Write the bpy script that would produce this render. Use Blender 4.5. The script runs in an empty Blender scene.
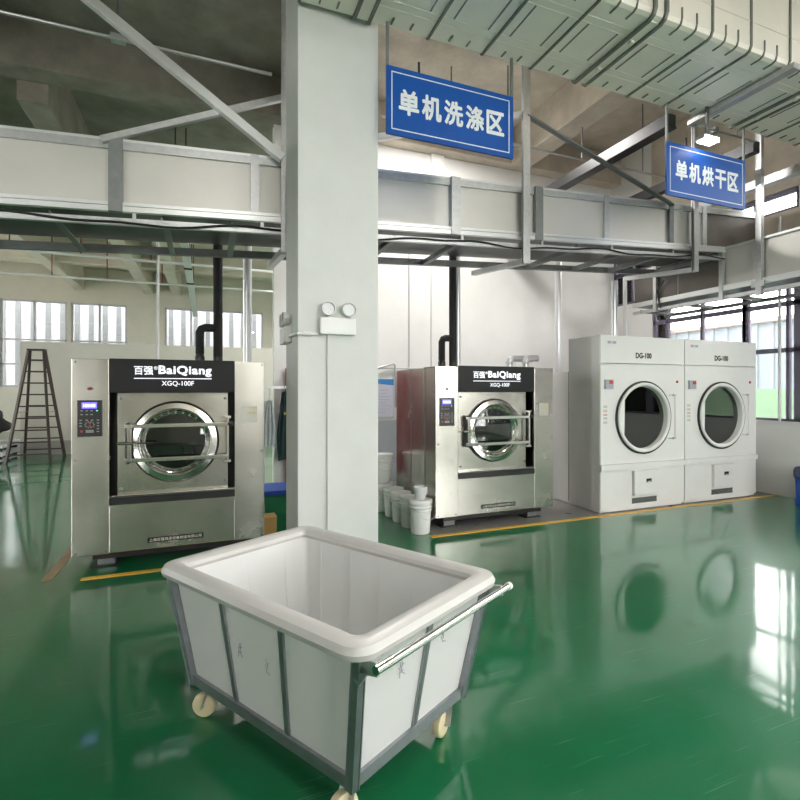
import bpy, bmesh, math, random
from mathutils import Vector, Matrix
random.seed(7)
C = bpy.context.scene.collection
R = math.radians
PI = math.pi

# ------------------------------------------------------------------ materials
def mat(name, col, rough=.5, metal=0., noise=0., nscale=8., stretch=(1, 1, 1), rvar=0., bump=0., bscale=40.,
        coat=0., emit=None, estr=0., spec=.5, aniso=0., dark=None):
    m = bpy.data.materials.new(name); m.use_nodes = True
    nt = m.node_tree; b = nt.nodes['Principled BSDF']
    b.inputs['Base Color'].default_value = (*col, 1)
    b.inputs['Roughness'].default_value = rough
    b.inputs['Metallic'].default_value = metal
    b.inputs['Specular IOR Level'].default_value = spec
    if aniso: b.inputs['Anisotropic'].default_value = aniso
    if coat:
        b.inputs['Coat Weight'].default_value = coat; b.inputs['Coat Roughness'].default_value = .04
    if emit:
        b.inputs['Emission Color'].default_value = (*emit, 1); b.inputs['Emission Strength'].default_value = estr
    if noise or rvar or bump:
        tc = nt.nodes.new('ShaderNodeTexCoord'); mp = nt.nodes.new('ShaderNodeMapping')
        mp.inputs['Scale'].default_value = stretch
        nt.links.new(tc.outputs['Object'], mp.inputs['Vector'])
        n = nt.nodes.new('ShaderNodeTexNoise'); n.inputs['Scale'].default_value = nscale
        n.inputs['Detail'].default_value = 6; n.inputs['Roughness'].default_value = .6
        nt.links.new(mp.outputs[0], n.inputs['Vector'])
        if noise:
            r = nt.nodes.new('ShaderNodeValToRGB')
            d = dark if dark else tuple(c * (1 - noise) for c in col)
            r.color_ramp.elements[0].position = .3; r.color_ramp.elements[0].color = (*d, 1)
            r.color_ramp.elements[1].position = .68; r.color_ramp.elements[1].color = (*[min(1, c * (1 + noise * .35)) for c in col], 1)
            nt.links.new(n.outputs['Fac'], r.inputs['Fac']); nt.links.new(r.outputs['Color'], b.inputs['Base Color'])
        if rvar:
            mr = nt.nodes.new('ShaderNodeMapRange'); mr.inputs['To Min'].default_value = max(.01, rough - rvar)
            mr.inputs['To Max'].default_value = rough + rvar; mr.inputs['From Min'].default_value = .3; mr.inputs['From Max'].default_value = .7
            nt.links.new(n.outputs['Fac'], mr.inputs['Value']); nt.links.new(mr.outputs[0], b.inputs['Roughness'])
        if bump:
            n2 = nt.nodes.new('ShaderNodeTexNoise'); n2.inputs['Scale'].default_value = bscale; n2.inputs['Detail'].default_value = 4
            nt.links.new(mp.outputs[0], n2.inputs['Vector'])
            bp = nt.nodes.new('ShaderNodeBump'); bp.inputs['Strength'].default_value = bump; bp.inputs['Distance'].default_value = .02
            nt.links.new(n2.outputs['Fac'], bp.inputs['Height']); nt.links.new(bp.outputs[0], b.inputs['Normal'])
    return m

def glass_mat(name, tint=(1, 1, 1), refl=.5):
    m = bpy.data.materials.new(name); m.use_nodes = True; nt = m.node_tree
    for n in list(nt.nodes): nt.nodes.remove(n)
    o = nt.nodes.new('ShaderNodeOutputMaterial'); mx = nt.nodes.new('ShaderNodeMixShader')
    t = nt.nodes.new('ShaderNodeBsdfTransparent'); t.inputs['Color'].default_value = (*tint, 1)
    g = nt.nodes.new('ShaderNodeBsdfGlossy'); g.inputs['Roughness'].default_value = .02
    f = nt.nodes.new('ShaderNodeFresnel'); f.inputs['IOR'].default_value = 1.5
    mu = nt.nodes.new('ShaderNodeMath'); mu.operation = 'MULTIPLY'; mu.inputs[1].default_value = refl * 2
    nt.links.new(f.outputs[0], mu.inputs[0]); nt.links.new(mu.outputs[0], mx.inputs[0])
    nt.links.new(t.outputs[0], mx.inputs[1]); nt.links.new(g.outputs[0], mx.inputs[2]); nt.links.new(mx.outputs[0], o.inputs[0])
    return m

def floor_mat():
    m = bpy.data.materials.new('green_epoxy'); m.use_nodes = True; nt = m.node_tree; b = nt.nodes['Principled BSDF']
    L = nt.links.new
    tc = nt.nodes.new('ShaderNodeTexCoord')
    n = nt.nodes.new('ShaderNodeTexNoise'); n.inputs['Scale'].default_value = .9; n.inputs['Detail'].default_value = 7
    L(tc.outputs['Object'], n.inputs['Vector'])
    r = nt.nodes.new('ShaderNodeValToRGB')
    r.color_ramp.elements[0].position = .3; r.color_ramp.elements[0].color = (.004, .118, .040, 1)
    r.color_ramp.elements[1].position = .75; r.color_ramp.elements[1].color = (.010, .165, .066, 1)
    L(n.outputs['Fac'], r.inputs['Fac'])
    # fine pale scratches: long thin stretched noise in two directions
    last = r.outputs['Color']
    for ang, sc, th in ((.5, (1.2, 60, 1), .70), (-.9, (1.0, 55, 1), .71), (1.35, (1.5, 70, 1), .72)):
        mp = nt.nodes.new('ShaderNodeMapping'); mp.inputs['Rotation'].default_value = (0, 0, ang); mp.inputs['Scale'].default_value = sc
        L(tc.outputs['Object'], mp.inputs['Vector'])
        s = nt.nodes.new('ShaderNodeTexNoise'); s.inputs['Scale'].default_value = 1.6; s.inputs['Detail'].default_value = 2
        L(mp.outputs[0], s.inputs['Vector'])
        k = nt.nodes.new('ShaderNodeMapRange'); k.inputs['From Min'].default_value = th; k.inputs['From Max'].default_value = th + .06
        k.inputs['To Max'].default_value = .35
        L(s.outputs['Fac'], k.inputs['Value'])
        mx = nt.nodes.new('ShaderNodeMix'); mx.data_type = 'RGBA'
        L(k.outputs[0], mx.inputs['Factor']); L(last, mx.inputs['A']); mx.inputs['B'].default_value = (.25, .42, .32, 1)
        last = mx.outputs['Result']
    L(last, b.inputs['Base Color'])
    n3 = nt.nodes.new('ShaderNodeTexNoise'); n3.inputs['Scale'].default_value = 2.2; n3.inputs['Detail'].default_value = 8
    L(tc.outputs['Object'], n3.inputs['Vector'])
    b.inputs['Roughness'].default_value = .30; b.inputs['Coat Weight'].default_value = 1.; b.inputs['Coat IOR'].default_value = 1.5
    mr = nt.nodes.new('ShaderNodeMapRange'); mr.inputs['To Min'].default_value = .035; mr.inputs['To Max'].default_value = .12
    mr.inputs['From Min'].default_value = .3; mr.inputs['From Max'].default_value = .75
    L(n3.outputs['Fac'], mr.inputs['Value']); L(mr.outputs[0], b.inputs['Coat Roughness'])
    b.inputs['Specular IOR Level'].default_value = .12
    w = nt.nodes.new('ShaderNodeTexNoise'); w.inputs['Scale'].default_value = 1.3; w.inputs['Detail'].default_value = 2
    L(tc.outputs['Object'], w.inputs['Vector'])
    bp = nt.nodes.new('ShaderNodeBump'); bp.inputs['Strength'].default_value = .06; bp.inputs['Distance'].default_value = .05
    L(w.outputs['Fac'], bp.inputs['Height']); L(bp.outputs[0], b.inputs['Coat Normal'])
    return m

M = {}
M['floor'] = floor_mat()
M['grey_floor'] = mat('grey_concrete_floor', (.20, .19, .18), .35, noise=.25, nscale=5, rvar=.1)
M['yellow'] = mat('yellow_floor_paint', (.72, .42, .05), .35, noise=.2, nscale=9)
M['tan_tape'] = mat('worn_tan_floor_tape', (.42, .30, .16), .3, noise=.3, nscale=6)
M['wall'] = mat('white_wall_paint', (.84, .83, .815), .7, noise=.04, nscale=2, bump=.05, bscale=60)
M['beige_wall'] = mat('warm_wall_paint', (.70, .66, .58), .75, noise=.06, nscale=2)
M['grey_wall'] = mat('grey_wainscot_paint', (.40, .44, .47), .6)
M['partition'] = mat('partition_board', (.56, .54, .48), .7, noise=.05, nscale=2)
M['skirting'] = mat('grey_skirting_paint', (.30, .29, .26), .6)
M['column'] = mat('column_paint', (.66, .67, .655), .62, noise=.05, nscale=3, bump=.05, bscale=50)
M['concrete_shaded'] = mat('shaded_concrete', (.30, .275, .235), .9, noise=.4, nscale=1.4, bump=.25, bscale=12)  # mottled concrete, darkened to stand in for the shade of these bays
M['concrete_pale'] = mat('lit_concrete', (.68, .62, .53), .85, noise=.12, nscale=1.5)  # paler concrete copy, the far bay's window light put into its colour
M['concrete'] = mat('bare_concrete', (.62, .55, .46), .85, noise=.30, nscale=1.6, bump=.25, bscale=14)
M['steel'] = mat('brushed_stainless', (.56, .54, .49), .24, 1., noise=.05, nscale=2.2, rvar=.05, bump=.05, bscale=1.6)
M['steel_bright'] = mat('polished_stainless', (.72, .71, .68), .12, 1.)
M['steel_dark'] = mat('drum_steel', (.20, .20, .20), .35, 1., noise=.5, nscale=60)
M['galv'] = mat('galvanised_steel', (.55, .56, .56), .38, .85, noise=.15, nscale=20, rvar=.08)
M['galv_dark'] = mat('dull_grey_steel', (.23, .24, .24), .45, .7, noise=.15, nscale=12)
M['trough'] = mat('trough_sheet_steel', (.60, .585, .55), .42, .55, noise=.05, nscale=2, rvar=.05)
M['shaded_sheet'] = mat('shaded_sheet_steel', (.15, .135, .12), .4, .4, noise=.15, nscale=2)  # trough sheet darkened for the shade and dark reflections at the right end
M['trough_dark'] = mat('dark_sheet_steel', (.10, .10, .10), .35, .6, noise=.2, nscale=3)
M['alu'] = mat('aluminium_profile', (.74, .75, .75), .35, .7)
M['duct'] = mat('pale_grey_duct_sheet', (.84, .81, .74), .48, .15, noise=.07, nscale=1.5, bump=.06, bscale=6)
M['seam'] = mat('duct_flange_steel', (.17, .18, .155), .5, .3)
M['black'] = mat('black_plastic', (.012, .012, .013), .35)
M['black_matte'] = mat('black_foam_insulation', (.012, .012, .012), .8, bump=.2, bscale=60)
M['header'] = mat('black_acrylic_panel', (.012, .012, .013), .45, spec=.25)
M['white_print'] = mat('white_lettering', (.9, .9, .92), .4, emit=(.9, .88, 1), estr=.55)
M['white_paint'] = mat('white_powder_coat', (.76, .755, .74), .32, noise=.03, nscale=3)
M['sign_white'] = mat('sign_white_print', (.80, .84, .86), .5)
M['sign_blue'] = mat('blue_sign_board', (.004, .078, .36), .4, spec=.25)
M['print_dark'] = mat('dark_print', (.02, .02, .025), .5)
M['print_grey'] = mat('grey_print', (.38, .39, .44), .6)
M['display'] = mat('lit_blue_display', (.1, .1, .6), .3, emit=(.16, .13, 1), estr=1.6)
M['display_text'] = mat('lit_display_digits', (.8, .8, 1), .3, emit=(.8, .8, 1), estr=1.6)
M['button'] = mat('grey_button', (.22, .23, .22), .5)
M['green_led'] = mat('green_led', (.1, .6, .3), .4, emit=(.1, .8, .4), estr=.8)
M['red'] = mat('red_plastic', (.45, .03, .02), .4)
M['maroon'] = mat('maroon_paint', (.22, .012, .03), .4)
M['yellow_label'] = mat('yellow_label', (.55, .42, .06), .5)
M['label_steel'] = mat('etched_steel_label', (.48, .47, .42), .4, .8)
M['label_grey'] = mat('printed_label', (.55, .54, .48), .5)
M['tub'] = mat('white_polyethylene', (.80, .80, .80), .35, noise=.03, nscale=3)
def tub_mat():
    m = mat('white_polyethylene', (.90, .895, .89), .35, noise=.02, nscale=3); nt = m.node_tree
    b = nt.nodes['Principled BSDF']; o = nt.nodes['Material Output']
    t = nt.nodes.new('ShaderNodeBsdfTranslucent'); t.inputs['Color'].default_value = (.96, .955, .95, 1)
    x = nt.nodes.new('ShaderNodeMixShader'); x.inputs[0].default_value = .30
    nt.links.new(b.outputs[0], x.inputs[1]); nt.links.new(t.outputs[0], x.inputs[2]); nt.links.new(x.outputs[0], o.inputs[0])
    return m
M['tub'] = tub_mat()
M['frame_steel'] = mat('dark_zinc_frame', (.34, .355, .38), .35, .8, noise=.12, nscale=15)
M['rim'] = mat('pale_grey_rim', (.58, .565, .545), .38)
M['caster'] = mat('cream_nylon_wheel', (.72, .62, .40), .45)
M['bucket'] = mat('white_bucket_plastic', (.76, .76, .74), .4)
M['bucket_old'] = mat('greyed_bucket_plastic', (.62, .60, .56), .45)
M['clear'] = glass_mat('clear_plastic', (.86, .88, .88), 1.2)
M['glass'] = glass_mat('window_glass', (.94, .97, .97), .6)
M['door_glass'] = glass_mat('porthole_glass', (.62, .66, .64), 1.0)
M['dryer_glass'] = glass_mat('dryer_glass', (.06, .065, .07), 1.4)
M['frame'] = mat('dark_window_frame', (.15, .13, .19), .5)
M['frame_white'] = mat('pale_window_frame', (.55, .53, .58), .5)
M['pipe'] = mat('silver_pipe_lagging', (.62, .62, .64), .3, .7)
M['pipe_white'] = mat('white_pipe', (.72, .72, .72), .45)
M['blue_plastic'] = mat('blue_plastic', (.02, .08, .42), .4)
M['green_plastic'] = mat('green_plastic', (.02, .20, .09), .4)
M['blue_bag'] = mat('dark_bin_liner', (.03, .05, .14), .25)
M['cardboard'] = mat('tan_cardboard', (.55, .34, .12), .8)
M['cloth_dark'] = mat('dark_teal_cloth', (.02, .045, .05), .9, noise=.3, nscale=12)
M['cloth_grey'] = mat('pale_grey_cloth', (.42, .45, .47), .9, noise=.2, nscale=10)
M['skin_tone'] = mat('terracotta_cloth', (.42, .14, .08), .8)
M['paper'] = mat('lilac_paper', (.62, .62, .74), .6)
M['paper_blue'] = mat('blue_paper_print', (.05, .24, .58), .6)
M['lens'] = mat('lamp_lens', (.55, .56, .57), .15)
M['flood'] = mat('lit_led_panel', (.9, .9, 1), .3, emit=(.95, .92, 1), estr=14)
M['ladder'] = mat('brown_ladder_paint', (.045, .03, .025), .5, .2)
M['dark_tarp'] = mat('dark_tarpaulin', (.02, .022, .025), .8, bump=.4, bscale=5)
M['pallet'] = mat('white_slat', (.72, .74, .74), .6)
M['ground'] = mat('outside_concrete', (.75, .73, .69), .9)
M['hoarding'] = mat('green_hoarding', (.155, .25, .16), .8, noise=.08, nscale=3)
M['clad_blue'] = mat('pale_blue_cladding', (.165, .19, .22), .7)
M['clad_white'] = mat('white_cladding', (.21, .205, .20), .8, noise=.05, nscale=1)
M['clad_pink'] = mat('pinkish_render', (.26, .19, .175), .9)
M['clad_far'] = mat('corrugated_white_cladding', (.40, .41, .42), .6)
M['clad_rib'] = mat('grey_cladding_rib', (.13, .14, .15), .6)
M['grey_grille'] = mat('grey_grille', (.12, .13, .13), .5)

# ------------------------------------------------------------------ mesh helpers
class MB:
    def __init__(s): s.bm = bmesh.new()
    def box(s, x0, x1, y0, y1, z0, z1, bev=0, rot=None, piv=None):
        t = bmesh.new(); bmesh.ops.create_cube(t, size=1)
        for v in t.verts:
            v.co = Vector((x0 + (v.co.x + .5) * (x1 - x0), y0 + (v.co.y + .5) * (y1 - y0), z0 + (v.co.z + .5) * (z1 - z0)))
        if bev: bmesh.ops.bevel(t, geom=t.edges[:], offset=bev, segments=2, affect='EDGES', profile=.7)
        if rot is not None:
            p = Vector(piv) if piv else Vector(((x0 + x1) / 2, (y0 + y1) / 2, (z0 + z1) / 2))
            for v in t.verts: v.co = rot @ (v.co - p) + p
        s.add(t); return s
    def add(s, t):
        me = bpy.data.meshes.new('t'); t.to_mesh(me); t.free(); s.bm.from_mesh(me); bpy.data.meshes.remove(me)
    def bar(s, a, b, w, h=None, up=(0, 0, 1), bev=0):
        a, b = Vector(a), Vector(b); h = h or w; d = b - a; L = d.length; z = d.normalized(); u = Vector(up)
        if abs(z.dot(u)) > .98: u = Vector((0, 1, 0))
        x = u.cross(z).normalized(); y = z.cross(x)
        t = bmesh.new(); bmesh.ops.create_cube(t, size=1)
        if bev:
            for v in t.verts: v.co = Vector((v.co.x * w, v.co.y * h, v.co.z * L))
            bmesh.ops.bevel(t, geom=t.edges[:], offset=bev, segments=2, affect='EDGES')
            for v in t.verts: v.co = Vector((v.co.x / w, v.co.y / h, v.co.z / L))
        for v in t.verts: v.co = (a + b) / 2 + x * v.co.x * w + y * v.co.y * h + z * v.co.z * L
        s.add(t); return s
    def angle(s, a, b, w, th=.008, up=(0, 0, 1), fl=1):
        """steel angle iron: two flanges"""
        a, b = Vector(a), Vector(b); z = (b - a).normalized(); u = Vector(up)
        if abs(z.dot(u)) > .98: u = Vector((0, 1, 0))
        x = u.cross(z).normalized(); y = z.cross(x)
        s.bar(a + y * (-w / 2), b + y * (-w / 2), w, th, up)
        s.bar(a + x * (fl * w / 2), b + x * (fl * w / 2), th, w, up); return s
    def tube(s, pts, r, n=12, caps=True):
        pts = [Vector(p) for p in pts]; rings = []
        N = len(pts); rr = r if isinstance(r, (list, tuple)) else [r] * N
        t0 = (pts[1] - pts[0]).normalized()
        u = Vector((0, 0, 1)) if abs(t0.z) < .9 else Vector((0, 1, 0))
        x = u.cross(t0).normalized()
        for i, p in enumerate(pts):
            if i == 0: t = t0
            elif i == N - 1: t = (pts[i] - pts[i - 1]).normalized()
            else: t = ((pts[i] - pts[i - 1]).normalized() + (pts[i + 1] - pts[i]).normalized()).normalized()
            x = (x - t * x.dot(t)).normalized(); y = t.cross(x)
            k = 1.
            if 0 < i < N - 1:
                c = (pts[i] - pts[i - 1]).normalized().dot(t); k = min(1.4, 1 / max(.3, c))
            rings.append([s.bm.verts.new(p + (x * math.cos(a) + y * math.sin(a)) * rr[i] * (1 if k < 1.001 else 1)) for a in [2 * PI * j / n for j in range(n)]])
        for i in range(N - 1):
            for j in range(n):
                s.bm.faces.new((rings[i][j], rings[i][(j + 1) % n], rings[i + 1][(j + 1) % n], rings[i + 1][j]))
        if caps:
            s.bm.faces.new(rings[0][::-1]); s.bm.faces.new(rings[-1])
        return s
    def lathe(s, prof, c, axis='Z', n=48, close=False):
        """prof: (radius, height) list revolved about an axis through c"""
        c = Vector(c); rings = []
        for (r, h) in prof:
            ring = []
            if r < 1e-5:
                ring = [s.bm.verts.new(c + s._ax(axis, 0, 0, h))]
            else:
                for j in range(n):
                    a = 2 * PI * j / n; ring.append(s.bm.verts.new(c + s._ax(axis, r * math.cos(a), r * math.sin(a), h)))
            rings.append(ring)
        prs = list(zip(rings[:-1], rings[1:])) + ([(rings[-1], rings[0])] if close else [])
        for A, B in prs:
            for j in range(n):
                k = (j + 1) % n
                if len(A) == 1 and len(B) == 1: continue
                if len(A) == 1: s.bm.faces.new((A[0], B[k], B[j]))
                elif len(B) == 1: s.bm.faces.new((A[j], A[k], B[0]))
                else: s.bm.faces.new((A[j], A[k], B[k], B[j]))
        return s
    @staticmethod
    def _ax(axis, a, b, h):
        if axis == 'Z': return Vector((a, b, h))
        if axis == 'Y': return Vector((a, h, b))
        return Vector((h, a, b))
    def plate_hole(s, x0, x1, z0, z1, cx, cz, r, y0, y1, n=64):
        """rectangular plate in XZ with a round hole, from y0 (front) to y1"""
        angs = [2 * PI * i / n for i in range(n)]
        for px, pz in ((x0, z0), (x1, z0), (x1, z1), (x0, z1)): angs.append(math.atan2(pz - cz, px - cx) % (2 * PI))
        angs = sorted(set(round(a, 6) for a in angs)); N = len(angs)
        def rect(a):
            ca, sa = math.cos(a), math.sin(a); t = 1e9
            if ca > 1e-9: t = min(t, (x1 - cx) / ca)
            if ca < -1e-9: t = min(t, (x0 - cx) / ca)
            if sa > 1e-9: t = min(t, (z1 - cz) / sa)
            if sa < -1e-9: t = min(t, (z0 - cz) / sa)
            return cx + ca * t, cz + sa * t
        L = []
        for y in (y0, y1):
            inn = [s.bm.verts.new((cx + r * math.cos(a), y, cz + r * math.sin(a))) for a in angs]
            out = [s.bm.verts.new((rect(a)[0], y, rect(a)[1])) for a in angs]
            L.append((inn, out))
        (i0, o0), (i1, o1) = L
        for j in range(N):
            k = (j + 1) % N
            s.bm.faces.new((i0[j], o0[j], o0[k], i0[k])); s.bm.faces.new((i1[j], i1[k], o1[k], o1[j]))
            s.bm.faces.new((i0[j], i0[k], i1[k], i1[j])); s.bm.faces.new((o0[j], o1[j], o1[k], o0[k]))
        return s
    def prism(s, poly, y0, y1, axis='Y'):
        """extrude a polygon (u,v) along an axis"""
        def P(u, v, h):
            if axis == 'Y': return (u, h, v)
            if axis == 'X': return (h, u, v)
            return (u, v, h)
        A = [s.bm.verts.new(P(u, v, y0)) for u, v in poly]; B = [s.bm.verts.new(P(u, v, y1)) for u, v in poly]
        N = len(poly); s.bm.faces.new(A); s.bm.faces.new(B[::-1])
        for j in range(N):
            k = (j + 1) % N; s.bm.faces.new((A[j], B[j], B[k], A[k]))
        return s
    def build(s, name, m, parent=None, smooth=False, loc=(0, 0, 0), rot=(0, 0, 0)):
        bmesh.ops.recalc_face_normals(s.bm, faces=s.bm.faces[:])
        me = bpy.data.meshes.new(name); s.bm.to_mesh(me); s.bm.free()
        if smooth:
            for p in me.polygons: p.use_smooth = True
            me.set_sharp_from_angle(angle=R(35))
        me.materials.append(M[m] if isinstance(m, str) else m)
        o = bpy.data.objects.new(name, me); C.objects.link(o); o.location = loc; o.rotation_euler = rot
        if parent: o.parent = parent
        return o

def thing(name, label, cat, loc=(0, 0, 0), rz=0, group=None):
    o = bpy.data.objects.new(name, None); C.objects.link(o); o.location = loc; o.rotation_euler = (0, 0, rz)
    o.empty_display_size = .1
    return tag(o, label, cat, group)
def tag(o, label, cat, group=None):
    o['label'] = label; o['category'] = cat
    if group: o['group'] = group
    return o
def struct(o): o['kind'] = 'structure'; return o
def copy_tree(o, parent=None):
    c = o.copy(); C.objects.link(c); c.parent = parent
    for ch in list(o.children): copy_tree(ch, c)
    return c

def text_part(body, m, parent, name, x, y, z, width=None, height=None, bold=.0, depth=.002, align='LEFT', space=1., serif=False, rot=(PI / 2, 0, 0)):
    """text standing in the XZ plane facing -Y; x,z = lower left corner; scaled to width and height"""
    cu = bpy.data.curves.new(name, 'FONT'); cu.body = body; cu.size = 1; cu.resolution_u = 3
    cu.space_character = space
    t = bpy.data.objects.new(name, cu); C.objects.link(t)
    dg = bpy.context.evaluated_depsgraph_get()
    me = bpy.data.meshes.new_from_object(t.evaluated_get(dg)); bpy.data.objects.remove(t)
    if bold:                                   # heavier weight: the outline repeated round a small circle
        bm = bmesh.new()
        for k in range(8):
            ox, oy = bold * math.cos(PI * k / 4), bold * math.sin(PI * k / 4)
            n0 = len(bm.verts); bm.from_mesh(me); bm.verts.ensure_lookup_table()
            for v in bm.verts[n0:]: v.co.x += ox; v.co.y += oy; v.co.z += k * .0006
        bm.to_mesh(me); bm.free()
    xs = [v.co.x for v in me.vertices]; ys = [v.co.y for v in me.vertices]
    x0, x1, y0, y1 = min(xs), max(xs), min(ys), max(ys)
    sx = (width / (x1 - x0)) if width else None; sy = (height / (y1 - y0)) if height else None
    sx = sx or sy; sy = sy or sx
    bm = bmesh.new(); bm.from_mesh(me); bpy.data.meshes.remove(me)
    for v in bm.verts: v.co = Vector(((v.co.x - x0) * sx, (v.co.y - y0) * sy, v.co.z * depth * 40))
    r = bmesh.ops.extrude_face_region(bm, geom=bm.faces[:])
    for g in r['geom']:
        if isinstance(g, bmesh.types.BMVert): g.co.z += depth
    bmesh.ops.recalc_face_normals(bm, faces=bm.faces[:])
    me = bpy.data.meshes.new(name); bm.to_mesh(me); bm.free(); me.materials.append(M[m])
    o = bpy.data.objects.new(name, me); C.objects.link(o); o.parent = parent; o.location = (x, y, z); o.rotation_euler = rot
    return o

# ------------------------------------------------------------------ camera
th = math.atan(510 / 1220)
cam = bpy.data.cameras.new('camera'); co = bpy.data.objects.new('camera', cam); C.objects.link(co)
cam.sensor_fit = 'HORIZONTAL'; cam.sensor_width = 36; cam.lens = 510 / 800 * 36
cam.shift_x = -20 / 800; cam.shift_y = -10 / 800; cam.clip_start = .05; cam.clip_end = 300
co.location = (0, 0, 1.6); co.rotation_euler = (PI / 2, 0, -th)
bpy.context.scene.camera = co

# ------------------------------------------------------------------ the setting
XL, XR, YN, YF, YB, ZC = -11., 8., -5., 24., 8.48, 6.5
struct(MB().box(XL - .2, XR + .2, YN - .2, YF + .2, -.12, 0).build('floor', 'floor'))
def trim(n, m, *b, z=.003): return struct(MB().box(b[0], b[1], b[2], b[3], 0, z).build('trim_%d' % n, m))
struct(MB().box(2.30, XR, 5.11, YB, 0, .003).build('floor_machine_bay', 'grey_floor'))
trim(1, 'yellow', 2.25, XR, 5.04, 5.11, z=.0045)
trim(18, 'yellow', -.98, .60, 5.04, 5.11, z=.0045)
trim(2, 'tan_tape', -1.28, -1.20, 5.16, 9.5, z=.0045)
struct(MB().box(XL - .2, 1.2, YN - .2, 8.62, ZC, ZC + .2).build('ceiling', 'concrete_shaded'))
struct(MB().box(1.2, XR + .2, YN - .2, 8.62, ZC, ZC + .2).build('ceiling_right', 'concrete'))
struct(MB().box(XL - .2, XR + .2, 8.62, 13.5, ZC, ZC + .2).build('ceiling_far', 'concrete_shaded'))
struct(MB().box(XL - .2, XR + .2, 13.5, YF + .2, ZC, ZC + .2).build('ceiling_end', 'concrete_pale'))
# concrete beams under the slab
nb = 3
def beam(n, m, *b): struct(MB().box(*b, bev=.02).build('trim_%d' % n, m))
beam(3, 'concrete_shaded', XL, 1.2, 8.22, 8.62, 5.88, ZC)
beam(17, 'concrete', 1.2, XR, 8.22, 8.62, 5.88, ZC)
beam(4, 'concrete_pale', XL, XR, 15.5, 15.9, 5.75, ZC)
beam(5, 'concrete_shaded', -3.4, -3.0, YN, 8.22, 5.85, ZC)
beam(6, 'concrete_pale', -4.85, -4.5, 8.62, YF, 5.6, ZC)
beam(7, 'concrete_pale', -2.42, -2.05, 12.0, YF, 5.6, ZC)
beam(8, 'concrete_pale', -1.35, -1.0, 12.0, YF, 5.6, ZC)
beam(19, 'concrete_shaded', -2.42, -2.05, 8.62, 12.0, 5.6, ZC)
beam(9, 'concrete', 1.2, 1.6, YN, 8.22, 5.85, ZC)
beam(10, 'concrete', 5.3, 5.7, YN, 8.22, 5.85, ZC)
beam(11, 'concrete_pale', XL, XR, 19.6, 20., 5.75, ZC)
# walls
struct(MB().box(1.0, XR, YB, YB + .2, 0, ZC).build('wall_back', 'wall'))
struct(MB().box(2.74, XR, YB - .012, YB, 0, 1.07).build('trim_12', 'grey_wall'))
struct(MB().box(3.75, 4.0, YB - .06, YB, 0, 5.88).build('trim_13', 'wall'))
# right wall: sill wall, pier by the corner, band over the windows
struct(MB().box(XR, XR + .2, YN, YF, 0, 1.12).box(XR, XR + .2, 4.2, YF, 4.6, ZC).box(XR, XR + .2, YN, 4.2, 5.8, ZC).box(XR, XR + .2, .2, .6, 4.28, 5.8).box(XR, XR + .2, 4.2, 4.75, 4.28, 4.6).box(XR, XR + .2, YN, -4.6, 4.28, 5.8).box(XR, XR + .2, 7.42, YB, 1.12, 3.36)
       .box(XR, XR + .2, YB, YF, 1.12, 4.65).build('wall_right', 'wall'))
struct(MB().box(XR - .015, XR + .2, YN, 7.42, 3.5, 4.28).box(XR - .015, XR, 4.2, 7.42, 4.6, ZC).build('trim_lintel', 'concrete'))
struct(MB().box(XR - .03, XR + .2, YN, 7.42, 1.1, 1.13).build('trim_14', 'wall'))
def window_x(n, y0, y1, z0, z1, mull=(), trans=(2.2, 2.9), jamb=.06, m='frame'):
    """window in the right wall between y0 and y1"""
    f = MB(); X0, X1 = XR + .03, XR + .1
    f.box(X0, X1, y0, y0 + jamb, z0, z1).box(X0, X1, y1 - jamb, y1, z0, z1)
    f.box(X0, X1, y0, y1, z0, z0 + .05).box(X0, X1, y0, y1, z1 - .06, z1)
    for y in mull: f.box(X0, X1, y - .022, y + .022, z0, z1)
    for z in trans:
        if z0 < z < z1: f.box(X0, X1, y0, y1, z - .035, z + .035)
    w = struct(f.build('window_%d' % n, m))
    MB().box(XR + .06, XR + .068, y0 + .03, y1 - .03, z0 + .03, z1 - .03).build('pane', 'glass', w)
window_x(1, 7.42, 8.46, 3.36, 4.6, (7.95,), (4.0,))
window_x(2, 5.57, 7.42, 1.12, 3.5, (6.37, 7.1))
window_x(3, 4.75, 5.62, 1.12, 3.5, (4.93,), jamb=.09)
ys = [4.75, 2.9, 1.05, -.8, -2.65, -4.8]
for i in range(5): window_x(4 + i, ys[i + 1], ys[i], 1.12, 3.5, ((ys[i] + ys[i + 1]) / 2,), jamb=.08)
for i, (a, b, top) in enumerate(((4.75, 7.42, 4.6), (.6, 4.2, 5.8), (-4.6, .2, 5.8))): window_x(30 + i, a, b, 4.28, top, tuple(a + (b - a) * k / 4 for k in (1, 2, 3)), jamb=.05)  # the two taller bays are unseen, heightened to light the ceiling
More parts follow.
